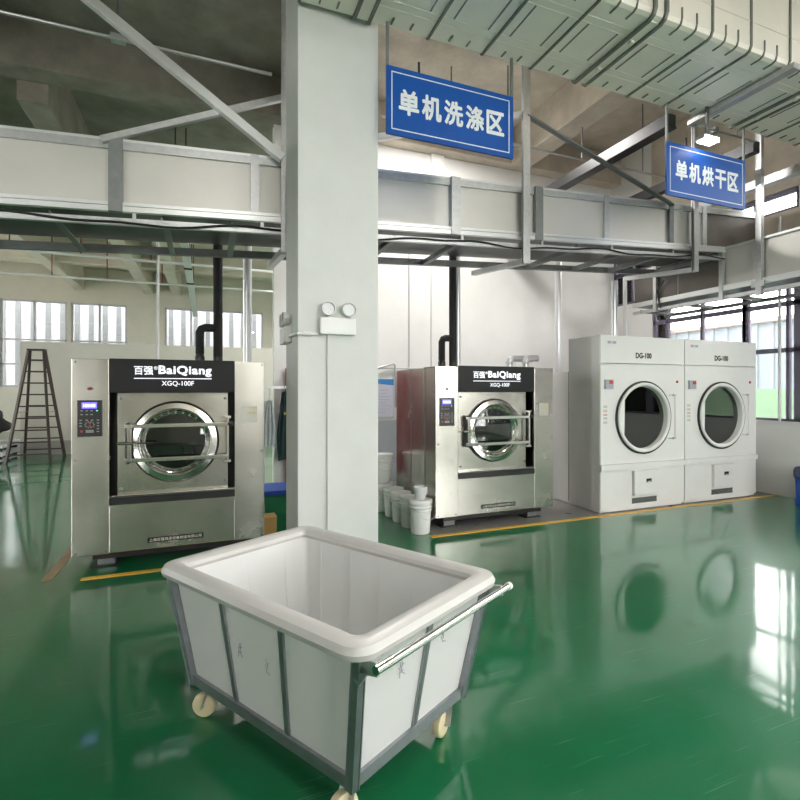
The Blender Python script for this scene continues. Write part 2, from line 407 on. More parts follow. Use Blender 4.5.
# far wall with windows
FW = [(-7.24, -5.10), (-4.97, -3.03), (-1.63, 2.34)]
fw = MB(); zs, zt = 1.72, 5.08
fw.box(XL, XR, YF, YF + .2, 0, zs).box(XL, XR, YF, YF + .2, zt, ZC)
xs = [XL] + [v for a in FW for v in a] + [XR]
for i in range(0, len(xs), 2): fw.box(xs[i], xs[i + 1], YF, YF + .2, zs, zt)
struct(fw.build('wall_far', 'beige_wall'))
def window_y(n, x0, x1, y, z0, z1, mull, trans, m='frame_white', s=1):
    f = MB(); a, b = sorted((y + .03 * s, y + .1 * s))
    f.box(x0, x0 + .07, a, b, z0, z1).box(x1 - .07, x1, a, b, z0, z1).box(x0, x1, a, b, z0, z0 + .07).box(x0, x1, a, b, z1 - .07, z1)
    for x in mull: f.box(x - .04, x + .04, a, b, z0, z1)
    for z in trans: f.box(x0, x1, a, b, z - .03, z + .03)
    w = struct(f.build('window_%d' % n, m))
    MB().box(x0 + .03, x1 - .03, y + .06 * s - .004, y + .06 * s + .004, z0 + .03, z1 - .03).build('pane', 'glass', w)
window_y(10, *FW[0], YF, zs, zt, (-6.17,), (3.55, 2.6))
window_y(11, *FW[1], YF, zs, zt, (-4.0,), (3.55, 2.6))
window_y(12, *FW[2], YF, zs, zt, (-.62, .55, 1.5), (3.3,))
# wall behind the camera, its unseen windows placed for their light; left wall
fb = MB(); fb.box(XL, XR, YN - .2, YN, 0, .8).box(XL, XR, YN - .2, YN, 4.7, ZC)
NW = [(-10.4, -4.4), (1.9, 4.6), (5.0, 7.6)]
xs = [XL] + [v for a in NW for v in a] + [XR]
for i in range(0, len(xs), 2): fb.box(xs[i], xs[i + 1], YN - .2, YN, .8, 4.7)
struct(fb.build('wall_front', 'beige_wall'))
for i, (a, b) in enumerate(NW): window_y(13 + i, a, b, YN, .8, 4.7, ((a + b) / 2,), (2.4,), s=-1)
LW = [(9.2, 12.6), (13., 16.4), (16.8, 20.2), (20.6, 23.8)]  # unseen windows added to light the far bay
lw = MB().box(XL - .2, XL, YN, YF, 0, 1.1).box(XL - .2, XL, YN, YF, 5.2, ZC)
xs = [YN] + [v for a in LW for v in a] + [YF]
for i in range(0, len(xs), 2): lw.box(XL - .2, XL, xs[i], xs[i + 1], 1.1, 5.2)
struct(lw.build('wall_left', 'wall'))
for i, (a, b) in enumerate(LW):
    f = MB()
    for y in (a + .04, (a + b) / 2, b - .04): f.box(XL - .1, XL - .03, y - .04, y + .04, 1.1, 5.2)
    for z in (1.14, 2.6, 5.16): f.box(XL - .1, XL - .03, a, b, z - .04, z + .04)
    wn = struct(f.build('window_%d' % (16 + i), 'frame_white'))
    MB().box(XL - .07, XL - .062, a + .03, b - .03, 1.13, 5.17).build('pane', 'glass', wn)
# partition in the far bay
struct(MB().box(-4.19, 1.85, 15.2, 15.35, 0, 2.79).build('wall_partition', 'partition'))
struct(MB().box(-4.19, 1.85, 15.185, 15.2, 0, .34).build('baseboard_partition', 'skirting'))
struct(MB().box(-2.95, -2.9, 15.16, 15.2, 0, 2.1).build('trim_15', 'skirting'))
# the big column
struct(MB().box(.70, 1.405, 4.32, 5.0, 0, ZC, bev=.012).build('trim_column', 'column'))
struct(MB().box(.945, 1.0, 4.295, 4.321, 0, 2.08).build('trim_16', 'column'))

# ------------------------------------------------------------------ washing machines
def make_washer():
    W, D = 1.61, 1.3
    t = thing('washing_machine', 'stainless steel washing machine left of the white column, ladder and partition behind it', 'washing machine', (-1.085, 5.25, 0))
    # shell behind the front
    MB().box(0, W, .34, D, .145, 1.865, bev=.006).box(0, .012, .02, .34, .145, 1.87).box(W - .012, W, .02, .34, .145, 1.87)\
        .box(0, W, .02, .34, 1.855, 1.867).box(0, W, .02, .34, .145, .157).build('cabinet', 'steel', t)
    sp = MB().box(-.004, 0, .3, .31, .16, 1.86).box(-.004, 0, .75, .76, .16, 1.86).build('side_seam', 'galv_dark', t)
    lp = MB().box(0, .282, 0, .02, .145, 1.872, bev=.004).box(.270, .282, .02, .34, .57, 1.58).build('control_side_panel', 'steel', t)
    for x, z in ((.03, 1.845), (.03, .98), (.03, .17), (.255, .17)):
        MB().lathe([(0, -.004), (.007, -.003), (.009, 0)], (x, -.0005, z), 'Y', 10).build('screw', 'galv_dark', lp)
    rp = MB().box(1.335, W, 0, .02, .145, 1.872, bev=.004).box(1.335, 1.347, .02, .34, .57, 1.58).build('right_side_panel', 'steel', t)
    for x, z in ((1.585, 1.845), (1.585, 1.0), (1.585, .17)):
        MB().lathe([(0, -.004), (.007, -.003), (.009, 0)], (x, -.0005, z), 'Y', 10).build('screw', 'galv_dark', rp)
    MB().box(1.40, 1.54, -.002, 0, 1.28, 1.44).build('rating_label', 'label_steel', rp)
    for z in (1.425, 1.37): MB().box(1.455, 1.525, -.0035, -.002, z, z + .010).build('warning_strip', 'yellow_label', rp)
    MB().box(.284, 1.333, 0, .02, .15, .575, bev=.004).build('lower_panel', 'steel', t)
    # header with lettering
    h = MB().box(.284, 1.333, -.004, .05, 1.578, 1.882, bev=.004).build('header_panel', 'header', t)
    text_part('百强', 'white_print', h, 'brand_lettering', .478, -.005, 1.738, .155, .078, bold=.022)
    text_part('®', 'white_print', h, 'brand_lettering', .638, -.005, 1.785, .032, .032, bold=.01)
    text_part('BaiQiang', 'white_print', h, 'brand_lettering', .676, -.005, 1.722, .452, .105, bold=.035, space=1.08)
    text_part('XGQ-100F', 'white_print', h, 'model_lettering', .702, -.005, 1.632, .272, .052, bold=.012)
    MB().box(.478, 1.128, -.007, -.003, 1.702, 1.710).build('underline', 'white_print', h)
    # suspended tub front inside the recess
    cx, cz = .815, 1.115
    MB().plate_hole(.335, 1.275, .648, 1.574, cx, cz, .30, .10, .125).build('tub_front', 'steel', t)
    MB().box(.282, 1.335, .30, .335, .57, 1.58).build('recess_back', 'black', t)
    MB().box(.284, 1.333, -.006, .10, .572, .638).build('rubber_lip', 'black', t)
    MB().box(.31, 1.333, .02, .12, .638, .652, bev=.004).build('sill_strip', 'steel_bright', t)
    for x, z in ((.362, .70), (1.25, .72), (.362, 1.52), (1.25, 1.52)): MB().lathe([(0, -.012), (.012, -.01), (.014, 0)], (x, .1, z), 'Y', 10).build('bolt', 'galv_dark', t)
    # door: ring, glass, crossbars, hinge rod
    d = MB().lathe([(.295, .10), (.376, .10), (.376, .07), (.362, .052), (.315, .045), (.300, .055), (.29, .075), (.268, .085), (.255, .10), (.255, .125), (.295, .125)], (cx, 0, cz), 'Y', 72, True)\
        .build('door_ring', 'steel_bright', t, True)
    MB().lathe([(.382, .098), (.382, .082), (.374, .082), (.374, .098)], (cx, 0, cz), 'Y', 72, True).build('gasket', 'black', d)
    rb = MB().lathe([(0, -.008), (.006, -.007), (.008, 0)], (0, 0, 0), 'Y', 8).build('ring_bolt', 'galv_dark', d)
    for k in range(28):
        a = 2 * PI * k / 28; q = rb if k == 0 else rb.copy(); q.location = (cx + .274 * math.cos(a), .083, cz + .274 * math.sin(a))
        if k: C.objects.link(q)
    MB().lathe([(0, .088), (.13, .09), (.256, .105), (.256, .111), (.13, .096), (0, .094)], (cx, 0, cz), 'Y', 64).build('door_glass', 'door_glass', t, True)
    MB().lathe([(.26, .13), (.33, .16), (.40, .20), (.40, .34), (.1, .335), (0, .335)], (cx, 0, cz), 'Y', 48).build('drum', 'steel_dark', t, True)
    for z in (1.27, .96):
        MB().box(.40, 1.275, .015, .032, z - .018, z + .018, bev=.004).build('door_crossbar', 'steel_bright', t)
    MB().box(.405, .43, .02, .10, .94, 1.29, bev=.004).box(.415, .44, .03, .1, .93, 1.30).build('latch_block', 'black', t)
    MB().box(.42, .455, .012, .03, .95, 1.285, bev=.004).build('latch_plate', 'steel_bright', t)
    MB().tube([(.345, -.005, 1.118), (.47, -.005, 1.118)], .013).tube([(.44, -.005, 1.118), (.44, .03, 1.118)], .009).tube([(.37, -.005, 1.118), (.37, .1, 1.118)], .010).build('latch_handle', 'steel_bright', t, True)
    MB().box(.50, .63, -.004, .012, 1.108, 1.124).build('latch_bolt', 'black', t)
    MB().box(1.262, 1.282, .012, .034, .91, 1.345, bev=.004).box(1.235, 1.30, .015, .1, .90, .925, bev=.004).box(1.235, 1.30, .015, .1, 1.325, 1.35, bev=.004).build('hinge_post', 'steel_bright', t)
    MB().lathe([(0, -.03), (.022, -.028), (.03, -.01), (.02, .01), (.01, .03), (.01, .09)], (1.30, .02, 1.275), 'Y', 16).build('locking_knob', 'black', t, True)
    # control panel
    p = MB().box(.044, .232, -.008, .002, 1.19, 1.51, bev=.005).build('control_panel', 'black', t)
    dsp = MB().box(.078, .192, -.0095, -.008, 1.438, 1.492).build('display', 'display', p)
    text_part('188:08', 'display_text', p, 'display_digits', .09, -.0095, 1.450, .09, .028, bold=.02, depth=.001)
    s = MB()
    for z, xs_ in ((1.418, (.078, .116, .152)), (1.385, (.078, .116, .152)), (1.335, (.07, .116, .156, .200)), (1.31, (.07, .2)), (1.285, (.07, .2)), (1.26, (.2,)), (1.235, (.2,))):
        for x in xs_: s.box(x - .009, x + .009, -.0105, -.008, z - .005, z + .005)
    s.build('keypad', 'button', p)
    MB().box(.186, .2, -.0105, -.008, 1.413, 1.424).build('status_lamp', 'green_led', p)
    s = MB().box(.108, .168, -.0105, -.008, 1.225, 1.25)
    for k in range(10):
        a = 2 * PI * k / 10; s.box(.138 + .033 * math.cos(a) - .006, .138 + .033 * math.cos(a) + .006, -.0105, -.008, 1.295 + .026 * math.sin(a) - .004, 1.295 + .026 * math.sin(a) + .004)
    s.build('jog_dial', 'button', p)
    MB().box(.132, .146, -.011, -.008, 1.30, 1.316).box(.132, .146, -.011, -.008, 1.278, 1.292).box(.07, .085, -.011, -.008, 1.228, 1.248).build('red_key', 'red', p)
    MB().lathe([(0, -.004), (.012, -.003), (.014, 0)], (0, 0, 0), 'Y', 20).build('emblem', 'maroon', t, True, loc=(.14, -.001, 1.612)).scale = (1.5, 1, 1)
    # nameplate
    n = MB().box(.585, 1.055, -.003, 0, .205, .252).build('nameplate', 'header', t)
    text_part('上海百强洗涤设备制造有限公司', 'label_grey', n, 'nameplate_lettering', .60, -.003, .214, .44, .029, bold=.01, depth=.001)
    # base frame and feet
    MB().box(.14, 1.5, .10, 1.2, .075, .145).build('base_frame', 'black', t)
    for x, y in ((.24, .2), (1.4, .2), (.24, 1.1), (1.4, 1.1)):
        f = MB().box(x - .07, x + .07, y - .06, y + .06, .012, .09, bev=.004).build('foot', 'galv_dark', t)
        MB().box(x - .12, x + .10, y - .1, y + .08, 0, .014, bev=.003).build('foot_pad', 'black', f)
    return t
w1 = make_washer()
w2 = copy_tree(w1); w2.location = (2.388, 5.25, 0)
w2['label'] = 'stainless steel washing machine standing between the white buckets and the white dryers'
for w in (w1, w2): w['group'] = 'washing machines'

# ------------------------------------------------------------------ dryers
def make_dryer():
    W, D = 1.5, 1.2
    t = thing('tumble_dryer', 'tall white tumble dryer next to the stainless washer, its round door black', 'dryer', (4.68, 5.17, 0))
    cx, cz, r = .735, 1.232, .455
    MB().box(0, .012, .02, .62, .03, 2.31).box(W - .012, W, .02, .62, .03, 2.31).box(0, W, .02, .62, 2.298, 2.31).box(0, W, .02, .62, .03, .042).box(0, W, .16, .62, .03, 2.30)\
        .box(.0, W, .62, D, .03, 1.86, bev=.005).box(.02, W - .02, .03, D, 0, .03).build('cabinet', 'white_paint', t)
    MB().plate_hole(.004, W - .004, .63, 1.944, cx, cz, r - .03, 0, .02).build('front_panel', 'white_paint', t)
    MB().box(.004, W - .004, 0, .02, 1.952, 2.312, bev=.003).build('top_panel', 'white_paint', t)
    MB().box(.004, W - .004, 0, .02, .045, .555, bev=.003).build('lower_panel', 'white_paint', t)
    MB().box(-.006, W - .002, -.03, .02, .555, .628, bev=.006).build('rail', 'white_paint', t)
    MB().box(.06, W - .06, -.004, .0, .015, .045).build('kick_plate', 'white_paint', t)
    text_part('DG-100', 'print_dark', t, 'model_lettering', .60, -.001, 2.022, .285, .078, bold=.05, depth=.001)
    for x in (.12, .20): MB().box(x, x + .065, -.001, 0, 2.205, 2.24).build('maker_mark', 'print_grey', t)
    dr = MB().lathe([(r + .012, .0), (r + .012, -.03), (r + .002, -.042), (r - .018, -.042), (r - .034, -.03), (r - .040, .0), (r - .040, .06), (r - .028, .06), (r - .028, .0)], (cx, 0, cz), 'Y', 80, True).build('door_ring', 'white_paint', t, True)
    MB().lathe([(r + .034, -.001), (r + .034, -.024), (r + .014, -.024), (r + .014, -.001)], (cx, 0, cz), 'Y', 80, True).build('door_seal', 'black', dr)
    MB().lathe([(0, .040), (r - .040, .040), (r - .040, .048), (0, .048)], (cx, 0, cz), 'Y', 80).build('door_glass', 'dryer_glass', t)
    rg = r - .045; A = 137
    MB().prism([(cx + rg * math.cos(R(a)), cz + rg * math.sin(R(a))) for a in range(A, 361 - A, 4)], .022, .040).build('white_segment', 'white_paint', t)  # white segment covering the left edge of the door glass
    MB().lathe([(0, .155), (r - .03, .155)], (cx, 0, cz), 'Y', 48).build('drum_opening', 'black', t)
    for z in (1.53, .935):
        h = MB().box(cx + r + .02, cx + r + .13, -.014, 0, z - .006, z + .006).box(cx + r + .08, cx + r + .13, -.024, 0, z - .012, z + .012, bev=.003).build('door_hinge', 'galv', t)
    MB().box(cx + r + .125, cx + r + .133, -.010, 0, .935, 1.53).build('hinge_rod', 'white_paint', t)
    sw = MB().box(.065, .195, -.03, 0, 1.615, 1.735, bev=.005).build('switch_box', 'print_grey', t)
    MB().box(.125, .188, -.034, -.028, 1.68, 1.725).build('emergency_button', 'red', sw)
    for i, (z, m) in enumerate(((1.16, 'label_grey'), (1.215, 'label_grey'), (1.27, 'red'), (1.31, 'label_grey'), (1.365, 'label_grey'))):
        MB().box(.05, .115, -.001, 0, z, z + (.035 if m != 'red' else .012)).build('sticker', m, t)
    MB().lathe([(0, -.012), (.016, -.01), (.02, 0)], (1.36, 0, 1.715), 'Y', 16).build('indicator_lamp', 'red', t, True)
    hd = MB().box(.537, .985, -.045, 0, .20, .525, bev=.008).build('lint_door', 'white_paint', t)
    MB().box(.745, .835, -.049, -.044, .365, .415, bev=.003).build('latch', 'black', hd)
    MB().box(.76, .82, -.052, -.046, .365, .383).build('latch_tongue', 'galv', hd)
    v = MB().box(.535, .975, -.003, 0, .088, .162).build('vent_slot', 'grey_grille', t)
    for i in range(5): MB().box(.54, .97, -.007, -.003, .096 + i * .0135, .101 + i * .0135).build('vent_blade', 'galv_dark', v)
    MB().box(-.004, .0, .62, .628, .05, 1.86).build('side_seam', 'galv_dark', t)
    return t
d1 = make_dryer()
d2 = copy_tree(d1); d2.location = (6.185, 5.17, 0); d2['label'] = 'tall white tumble dryer nearest the right windows, green reflection in its round door'
for d in (d1, d2): d['group'] = 'tumble dryers'

# ------------------------------------------------------------------ laundry trolley
def make_trolley():
    t = thing('laundry_trolley', 'white plastic laundry trolley in grey steel frame on the green floor in front', 'laundry cart', (.520, 2.434, 0), R(119.5))
    # local x = long axis (towards the far left), y = short axis (towards the near left); handle end at -x
    zb, zt = .19, .70
    Lb, Wb, Lt, Wt = .545, .352, .645, .418          # half sizes of frame at bottom / top
    def rr(hx, hy, r, n=6):
        p = []
        for cx, cy, a0 in ((hx - r, hy - r, 0), (-hx + r, hy - r, 90), (-hx + r, -hy + r, 180), (hx - r, -hy + r, 270)):
            for k in range(n + 1):
                a = R(a0 + 90 * k / n); p.append((cx + r * math.cos(a), cy + r * math.sin(a)))
        return p
    b = MB(); loops = []
    for hx, hy, r, z in ((Lb - .004, Wb - .004, .02, zb + .005), (Lt - .004, Wt - .004, .025, .735), (Lt - .03, Wt - .03, .03, .735), (Lb - .034, Wb - .034, .03, zb + .03)):
        loops.append([b.bm.verts.new((x, y, z)) for x, y in rr(hx, hy, r)])
    for A, B in zip(loops[:-1], loops[1:]):
        for j in range(len(A)):
            k = (j + 1) % len(A); b.bm.faces.new((A[j], A[k], B[k], B[j]))
    b.bm.faces.new(loops[0][::-1]); b.bm.faces.new(loops[3])
    tub = b.build('tub', 'tub', t, True)
    # shallow stiffening ribs pressed into the inside and outside of the walls
    s = MB()
    for k in (-.42, -.2, 0, .2, .42):
        for sg in (1, -1):
            a = Vector((k * Lb * 2 * .9, sg * (Wb - .031), zb + .05)); c = Vector((k * Lt * 2 * .9, sg * (Wt - .026), .72)); s.bar(a, c, .055, .012, up=(0, 1, 0), bev=.003)
    for k in (-.3, 0, .3):
        for sg in (1, -1):
            a = Vector((sg * (Lb - .031), k * Wb * 2, zb + .05)); c = Vector((sg * (Lt - .026), k * Wt * 2, .72)); s.bar(a, c, .055, .012, up=(1, 0, 0), bev=.003)
    s.build('rib', 'tub', tub)
    # rolled rim
    b = MB(); prof = [(-.035, .700), (.030, .690), (.052, .700), (.058, .722), (.046, .745), (.02, .755), (-.02, .753), (-.04, .738), (-.045, .72)]
    loops = [[b.bm.verts.new((x, y, z)) for x, y in rr(Lt + o, Wt + o, .055 + o * .7, 8)] for o, z in prof]
    for A, B in zip(loops, loops[1:] + loops[:1]):
        for j in range(len(A)):
            k = (j + 1) % len(A); b.bm.faces.new((A[j], A[k], B[k], B[j]))
    b.build('rim', 'rim', t, True)
    # frame: corner posts, side straps, bottom rails
    for sx in (1, -1):
        for sy in (1, -1):
            A = (sx * Lb, sy * Wb, zb - .03); B = (sx * Lt, sy * Wt, zt - .005)
            MB().angle((A[0], A[1], A[2]), B, .036, .005, up=(0, 1, 0) if 1 else None, fl=1).bar(A, B, .03, .03, up=(0, 1, 0)).build('corner_post', 'frame_steel', t)
    for k in (-.165, .165):
        for sg in (1, -1):
            MB().bar((k * 2 * Lb, sg * (Wb - .002), zb), (k * 2 * Lt, sg * (Wt - .002), zt), .028, .012, up=(0, 1, 0)).build('strap', 'frame_steel', t)
    for sg in (1, -1):
        MB().bar((sg * (Lb - .002), 0, zb), (sg * (Lt - .002), 0, zt), .028, .012, up=(1, 0, 0)).build('strap', 'frame_steel', t)
    MB().bar((-Lb, -Wb, zb), (-Lb, Wb, zb), .03, .045).bar((Lb, -Wb, zb), (Lb, Wb, zb), .03, .045)\
        .bar((-Lb, -Wb, zb), (Lb, -Wb, zb), .03, .045).bar((-Lb, Wb, zb), (Lb, Wb, zb), .03, .045)\
        .bar((-Lb, -.12, zb - .01), (Lb, -.12, zb - .01), .04, .03).bar((-Lb, .12, zb - .01), (Lb, .12, zb - .01), .04, .03).build('base_frame', 'frame_steel', t)
    # push handle at the short end
    hx = -Lt - .085
    MB().tube([(hx, Wt + .01, .685), (hx, -Wt - .06, .685)], .0155, 16).build('handle', 'steel_bright', t, True)
    for sg in (1, -1):
        MB().bar((-Lt + .02, sg * Wt, .665), (hx, sg * Wt, .685), .012, .045).bar((-Lt + .01, sg * (Wt), .61), (-Lt - .035, sg * Wt, .67), .012, .03).build('handle_bracket', 'galv', t)
    MB().lathe([(0, -.012), (.017, -.01), (.018, .01), (0, .011)], (hx, -Wt - .065, .685), 'Y', 16).build('handle_cap', 'pipe_white', t, True)
    # casters, swivelled
    for sx, sy, a in ((1, 1, 35), (1, -1, 20), (-1, 1, 75), (-1, -1, 100)):
        x, y = sx * (Lb - .06), sy * (Wb - .05); R2 = Matrix.Rotation(R(a), 3, 'Z')
        def P(u, v, z): q = R2 @ Vector((u, v, 0)); return (x + q.x, y + q.y, z)
        f = MB().bar(P(0, 0, .15), P(0, 0, .168), .09, .09).bar(P(0, .03, .15), P(.03, .03, .055), .035, .005, up=(0, 0, 1)).bar(P(0, -.03, .15), P(.03, -.03, .055), .035, .005)\
            .tube([P(.03, -.034, .058), P(.03, .034, .058)], .008, 10).build('caster', 'galv', t)
        w = MB().lathe([(.0, -.022), (.045, -.022), (.055, -.016), (.058, 0), (.055, .016), (.045, .022), (0, .022)], (0, 0, 0), 'Y', 32).build('wheel', 'caster', f, True)
        w.location = P(.03, 0, .058); w.rotation_euler = (0, 0, R(a))
    # grey felt-pen characters on the side panels
    s = MB()
    def scrib(P0, ux, k):
        n = Vector((0, 0, 1)); P0 = Vector(P0); ux = Vector(ux)
        for (a, b, c, d) in (((-.5, .2, .4, .45), (-.2, .7, -.35, -.6), (.15, .8, -.05, -.2), (-.05, -.1, .5, -.5), (-.45, -.2, .3, -.05)) if k else ((-.3, .8, -.1, .2), (-.4, .2, -.05, -.4), (-.1, -.3, .5, -.5), (.1, .5, .0, -.1))):
            p = P0 + ux * a * .035 + n * b * .045; q = P0 + ux * c * .035 + n * d * .045; s.tube([p, q], .0016, 5)
    def side(u, sg, f): return (u, sg * (Wb + (Wt - Wb) * f + .0015), zb + (.735 - zb) * f)
    def end(v, f): return (-(Lb + (Lt - Lb) * f + .0015), v, zb + (.735 - zb) * f)
    for u, f, k in ((.1, .52, 1), (-.09, .50, 0)): scrib(side(u, 1, f), (-1, 0, 0), k)
    for v, f, k in ((.15, .62, 1), (-.12, .66, 0)): scrib(end(v, f), (0, -1, 0), k)
    s.build('pen_mark', 'print_grey', tub)
    return t
make_trolley()

# ------------------------------------------------------------------ hanging signs
def hang_sign(label, loc, text, tw, th_, zoff, rz=0):
    t = thing('hanging_sign', label, 'sign', loc, rz, 'hanging area signs')
    w, h = 1.29, .595
    b = MB().box(0, w, -.012, .012, 0, h, bev=.002).build('board', 'sign_blue', t)
    f = MB()
    m, l = .045, .009
    for a in ((m, w - m, m, m + l), (m, w - m, h - m - l, h - m), (m, m + l, m, h - m), (w - m - l, w - m, m, h - m)): f.box(a[0], a[1], -.0145, -.012, a[2], a[3])
    f.build('border_line', 'sign_white', b)
    n = len(text); cw = tw / n
    for i, ch in enumerate(text):
        text_part(ch, 'sign_white', b, 'character', w / 2 - tw / 2 + i * cw + cw * .08, -.012, zoff, cw * .88, th_, bold=.034)
    for x in (.012, w - .012):
        MB().box(x - .012, x + .012, -.01, .01, h - .03, 4.8 - loc[2], bev=.002).build('hanger_rod', 'galv_dark', t)
    MB().box(.30, .32, -.006, .006, h - .02, h + .10).build('cable_tie', 'black', t)
    return t
hang_sign('blue hanging sign over the washing machines reading 单机洗涤区', (1.436, 4.2, 3.828), '单机洗涤区', 1.10, .225, .19)
hang_sign('blue hanging sign near the right windows reading 单机烘干区', (4.737, 4.2, 3.785), '单机烘干区', 1.06, .225, .19)

# ------------------------------------------------------------------ overhead conveyor trough (rises gently to the right)
SL = .057
def zt(x): return 3.262 + SL * x                       # bottom of the trough wall at x
def make_trough():
    t = thing('conveyor_trough', 'long grey steel conveyor trough running overhead behind the white column', 'conveyor', (0, 5.2, 0))
    H = .58; x0, x1 = -3.6, 7.85; Wd = 1.1
    def slab(y0, y1, a, b, xa=x0, xb=x1):
        q = MB(); q.prism([(xa, zt(xa) + a), (xb, zt(xb) + a), (xb, zt(xb) + b), (xa, zt(xa) + b)], y0, y1); return q
    edges = [-3.6, -2.2, -.74, .43, 1.55, 2.60, 3.73, 4.80, 5.95, 6.6, 7.85]
    for i in range(len(edges) - 1):
        a, b = edges[i], edges[i + 1]
        slab(.015, .03, .02, H, a + .01, b - .01).build('side_panel', 'shaded_sheet' if a >= 6.5 else 'trough', t)
    for i in range(len(edges) - 1):
        slab(Wd - .03, Wd - .015, .02, H, edges[i] + .01, edges[i + 1] - .01).build('rear_panel', 'trough', t)
    for i, x in enumerate(edges[1:-1]):
        w = .055 if i in (1, 2 + 2, 4 + 1) else .04
        k = MB(); k.prism([(x - w, zt(x) - .05), (x + w, zt(x) - .05), (x + w, zt(x) + H + .02), (x - w, zt(x) + H + .02)], -.044 if w > .05 else -.022, .024)
        k.build('stiffener', 'galv_dark' if i % 2 else 'galv', t)
    slab(-.008, .045, H, H + .025).build('top_flange', 'alu', t)
    slab(-.012, .016, H - .07, H).build('upper_strip', 'galv', t)
    slab(-.035, .02, .005, .035).build('aluminium_profile', 'alu', t)
    slab(-.03, .02, -.045, .002).build('aluminium_profile', 'alu', t)
    slab(.0, Wd, .0, .012).build('trough_floor', 'trough_dark', t)
    slab(-.02, .03, -.16, -.10).build('support_rail', 'galv', t)
    slab(Wd + .02, Wd + .08, -.13, -.05).build('support_rail', 'galv_dark', t)
    xs_ = [-3., -2.1, -1.2, -.35, .25, 1.9, 2.7, 4.35, 5.2, 5.9, 6.9]
    for x in xs_:
        MB().angle((x, -.02, zt(x) - .10), (x, Wd + .07, zt(x) - .10), .055, .007).build('cross_bar', 'galv_dark', t)
    for i, x in enumerate((-2.8, -1.7, -.6, .5, 1.6, 2.7, 3.8, 4.9, 6.)):
        MB().bar((x, .005, zt(x) - .11), (x, .005, zt(x) - .03), .03, .02).build('spacer', 'galv', t)
    # cable clipped along the rail
    pts = []; n = 90
    for i in range(n + 1):
        x = -3.5 + (7. + 3.5) * i / n; pts.append((x, -.03, zt(x) - .135 + .022 * math.sin(x * 3.1) + .012 * math.sin(x * 7)))
    MB().tube(pts, .011, 8).build('cable', 'black', t, True)
    # hanging posts with diagonal braces
    for x, w in ((.71, .085), (3.5, .095), (6.32, .09)):
        p = MB().angle((x, -.06, zt(x) - .36), (x, -.06, ZC), w, .008).bar((x, -.06, zt(x) - .36), (x, -.06, ZC), w * .7, .012, up=(0, 1, 0)).build('hanging_post', 'galv', t)
        MB().angle((x, -.06, zt(x) - .33), (x, Wd + .1, zt(x) - .20), .06, .008).build('bracket_arm', 'galv', p)
    MB().angle((.68, -.09, 3.86), (-1.35, -.09, 5.22), .075, .008).build('diagonal_brace', 'alu', t)
    MB().angle((.68, -.03, 4.48), (-.85, -.03, 3.78), .05, .007).build('diagonal_brace', 'galv', t)
    MB().angle((3.52, -.09, 4.90), (5.9, -.09, 4.16), .07, .008).build('diagonal_brace', 'galv_dark', t)
    MB().angle((3.48, -.03, 4.90), (1.5, -.03, 4.22), .06, .008).build('diagonal_brace', 'alu', t)
    return t
make_trough()

def make_side_trough():
    t = thing('conveyor_trough', 'shorter grey steel trough under the long conveyor, running out along the right windows', 'conveyor', (7.0, 0, 0))
    ya, yb = 1.2, 6.9; z0, z1 = 3.06, 3.66
    for a, b in ((1.2, 3.0), (3.0, 4.62), (4.62, 5.22), (5.22, 6.0), (6.0, 6.9)):
        MB().box(.02, .035, a + .01, b - .01, z0 + .02, z1).build('side_panel', 'shaded_sheet' if a > 5.1 else 'trough', t)
    MB().box(.72, .735, ya, yb, z0 + .02, z1).build('rear_panel', 'trough', t)
    MB().box(0, .75, ya, yb, z0, z0 + .015).build('trough_floor', 'trough_dark', t)
    MB().box(-.01, .05, ya, yb, z1, z1 + .03).build('top_flange', 'alu', t)
    MB().box(-.03, .02, ya, yb, z0 - .005, z0 + .07).build('aluminium_profile', 'alu', t)
    MB().box(-.02, .02, ya, yb, z0 - .13, z0 - .08).build('support_rail', 'galv', t)
    MB().box(.74, .79, ya, yb, z0 - .13, z0 - .08).build('support_rail', 'galv_dark', t)
    for y in (1.6, 2.5, 3.4, 4.3, 5.1, 5.9, 6.7): MB().angle((-.02, y, z0 - .09), (.78, y, z0 - .09), .05, .007).build('cross_bar', 'galv_dark', t)
    for y, top in ((5.2, 3.70), (6.4, 3.66)): MB().box(-.05, .0, y - .03, y + .03, z0 - .14, z1 + .02).build('stiffener', 'galv', t)
    MB().box(-.06, -.0, 4.60, 4.68, z0 - .16, ZC).box(-.075, -.06, 4.55, 4.73, z0 - .05, z0 + .03).build('hanging_post', 'galv', t)
    MB().tube([(-.02, 6.3, z0 - .1), (-.05, 6.3, z0 - .02), (-.03, 6.35, z0 + .2), (-.05, 6.2, z0 + .35)], .012, 8).build('cable', 'black', t, True)
    return t
make_side_trough()

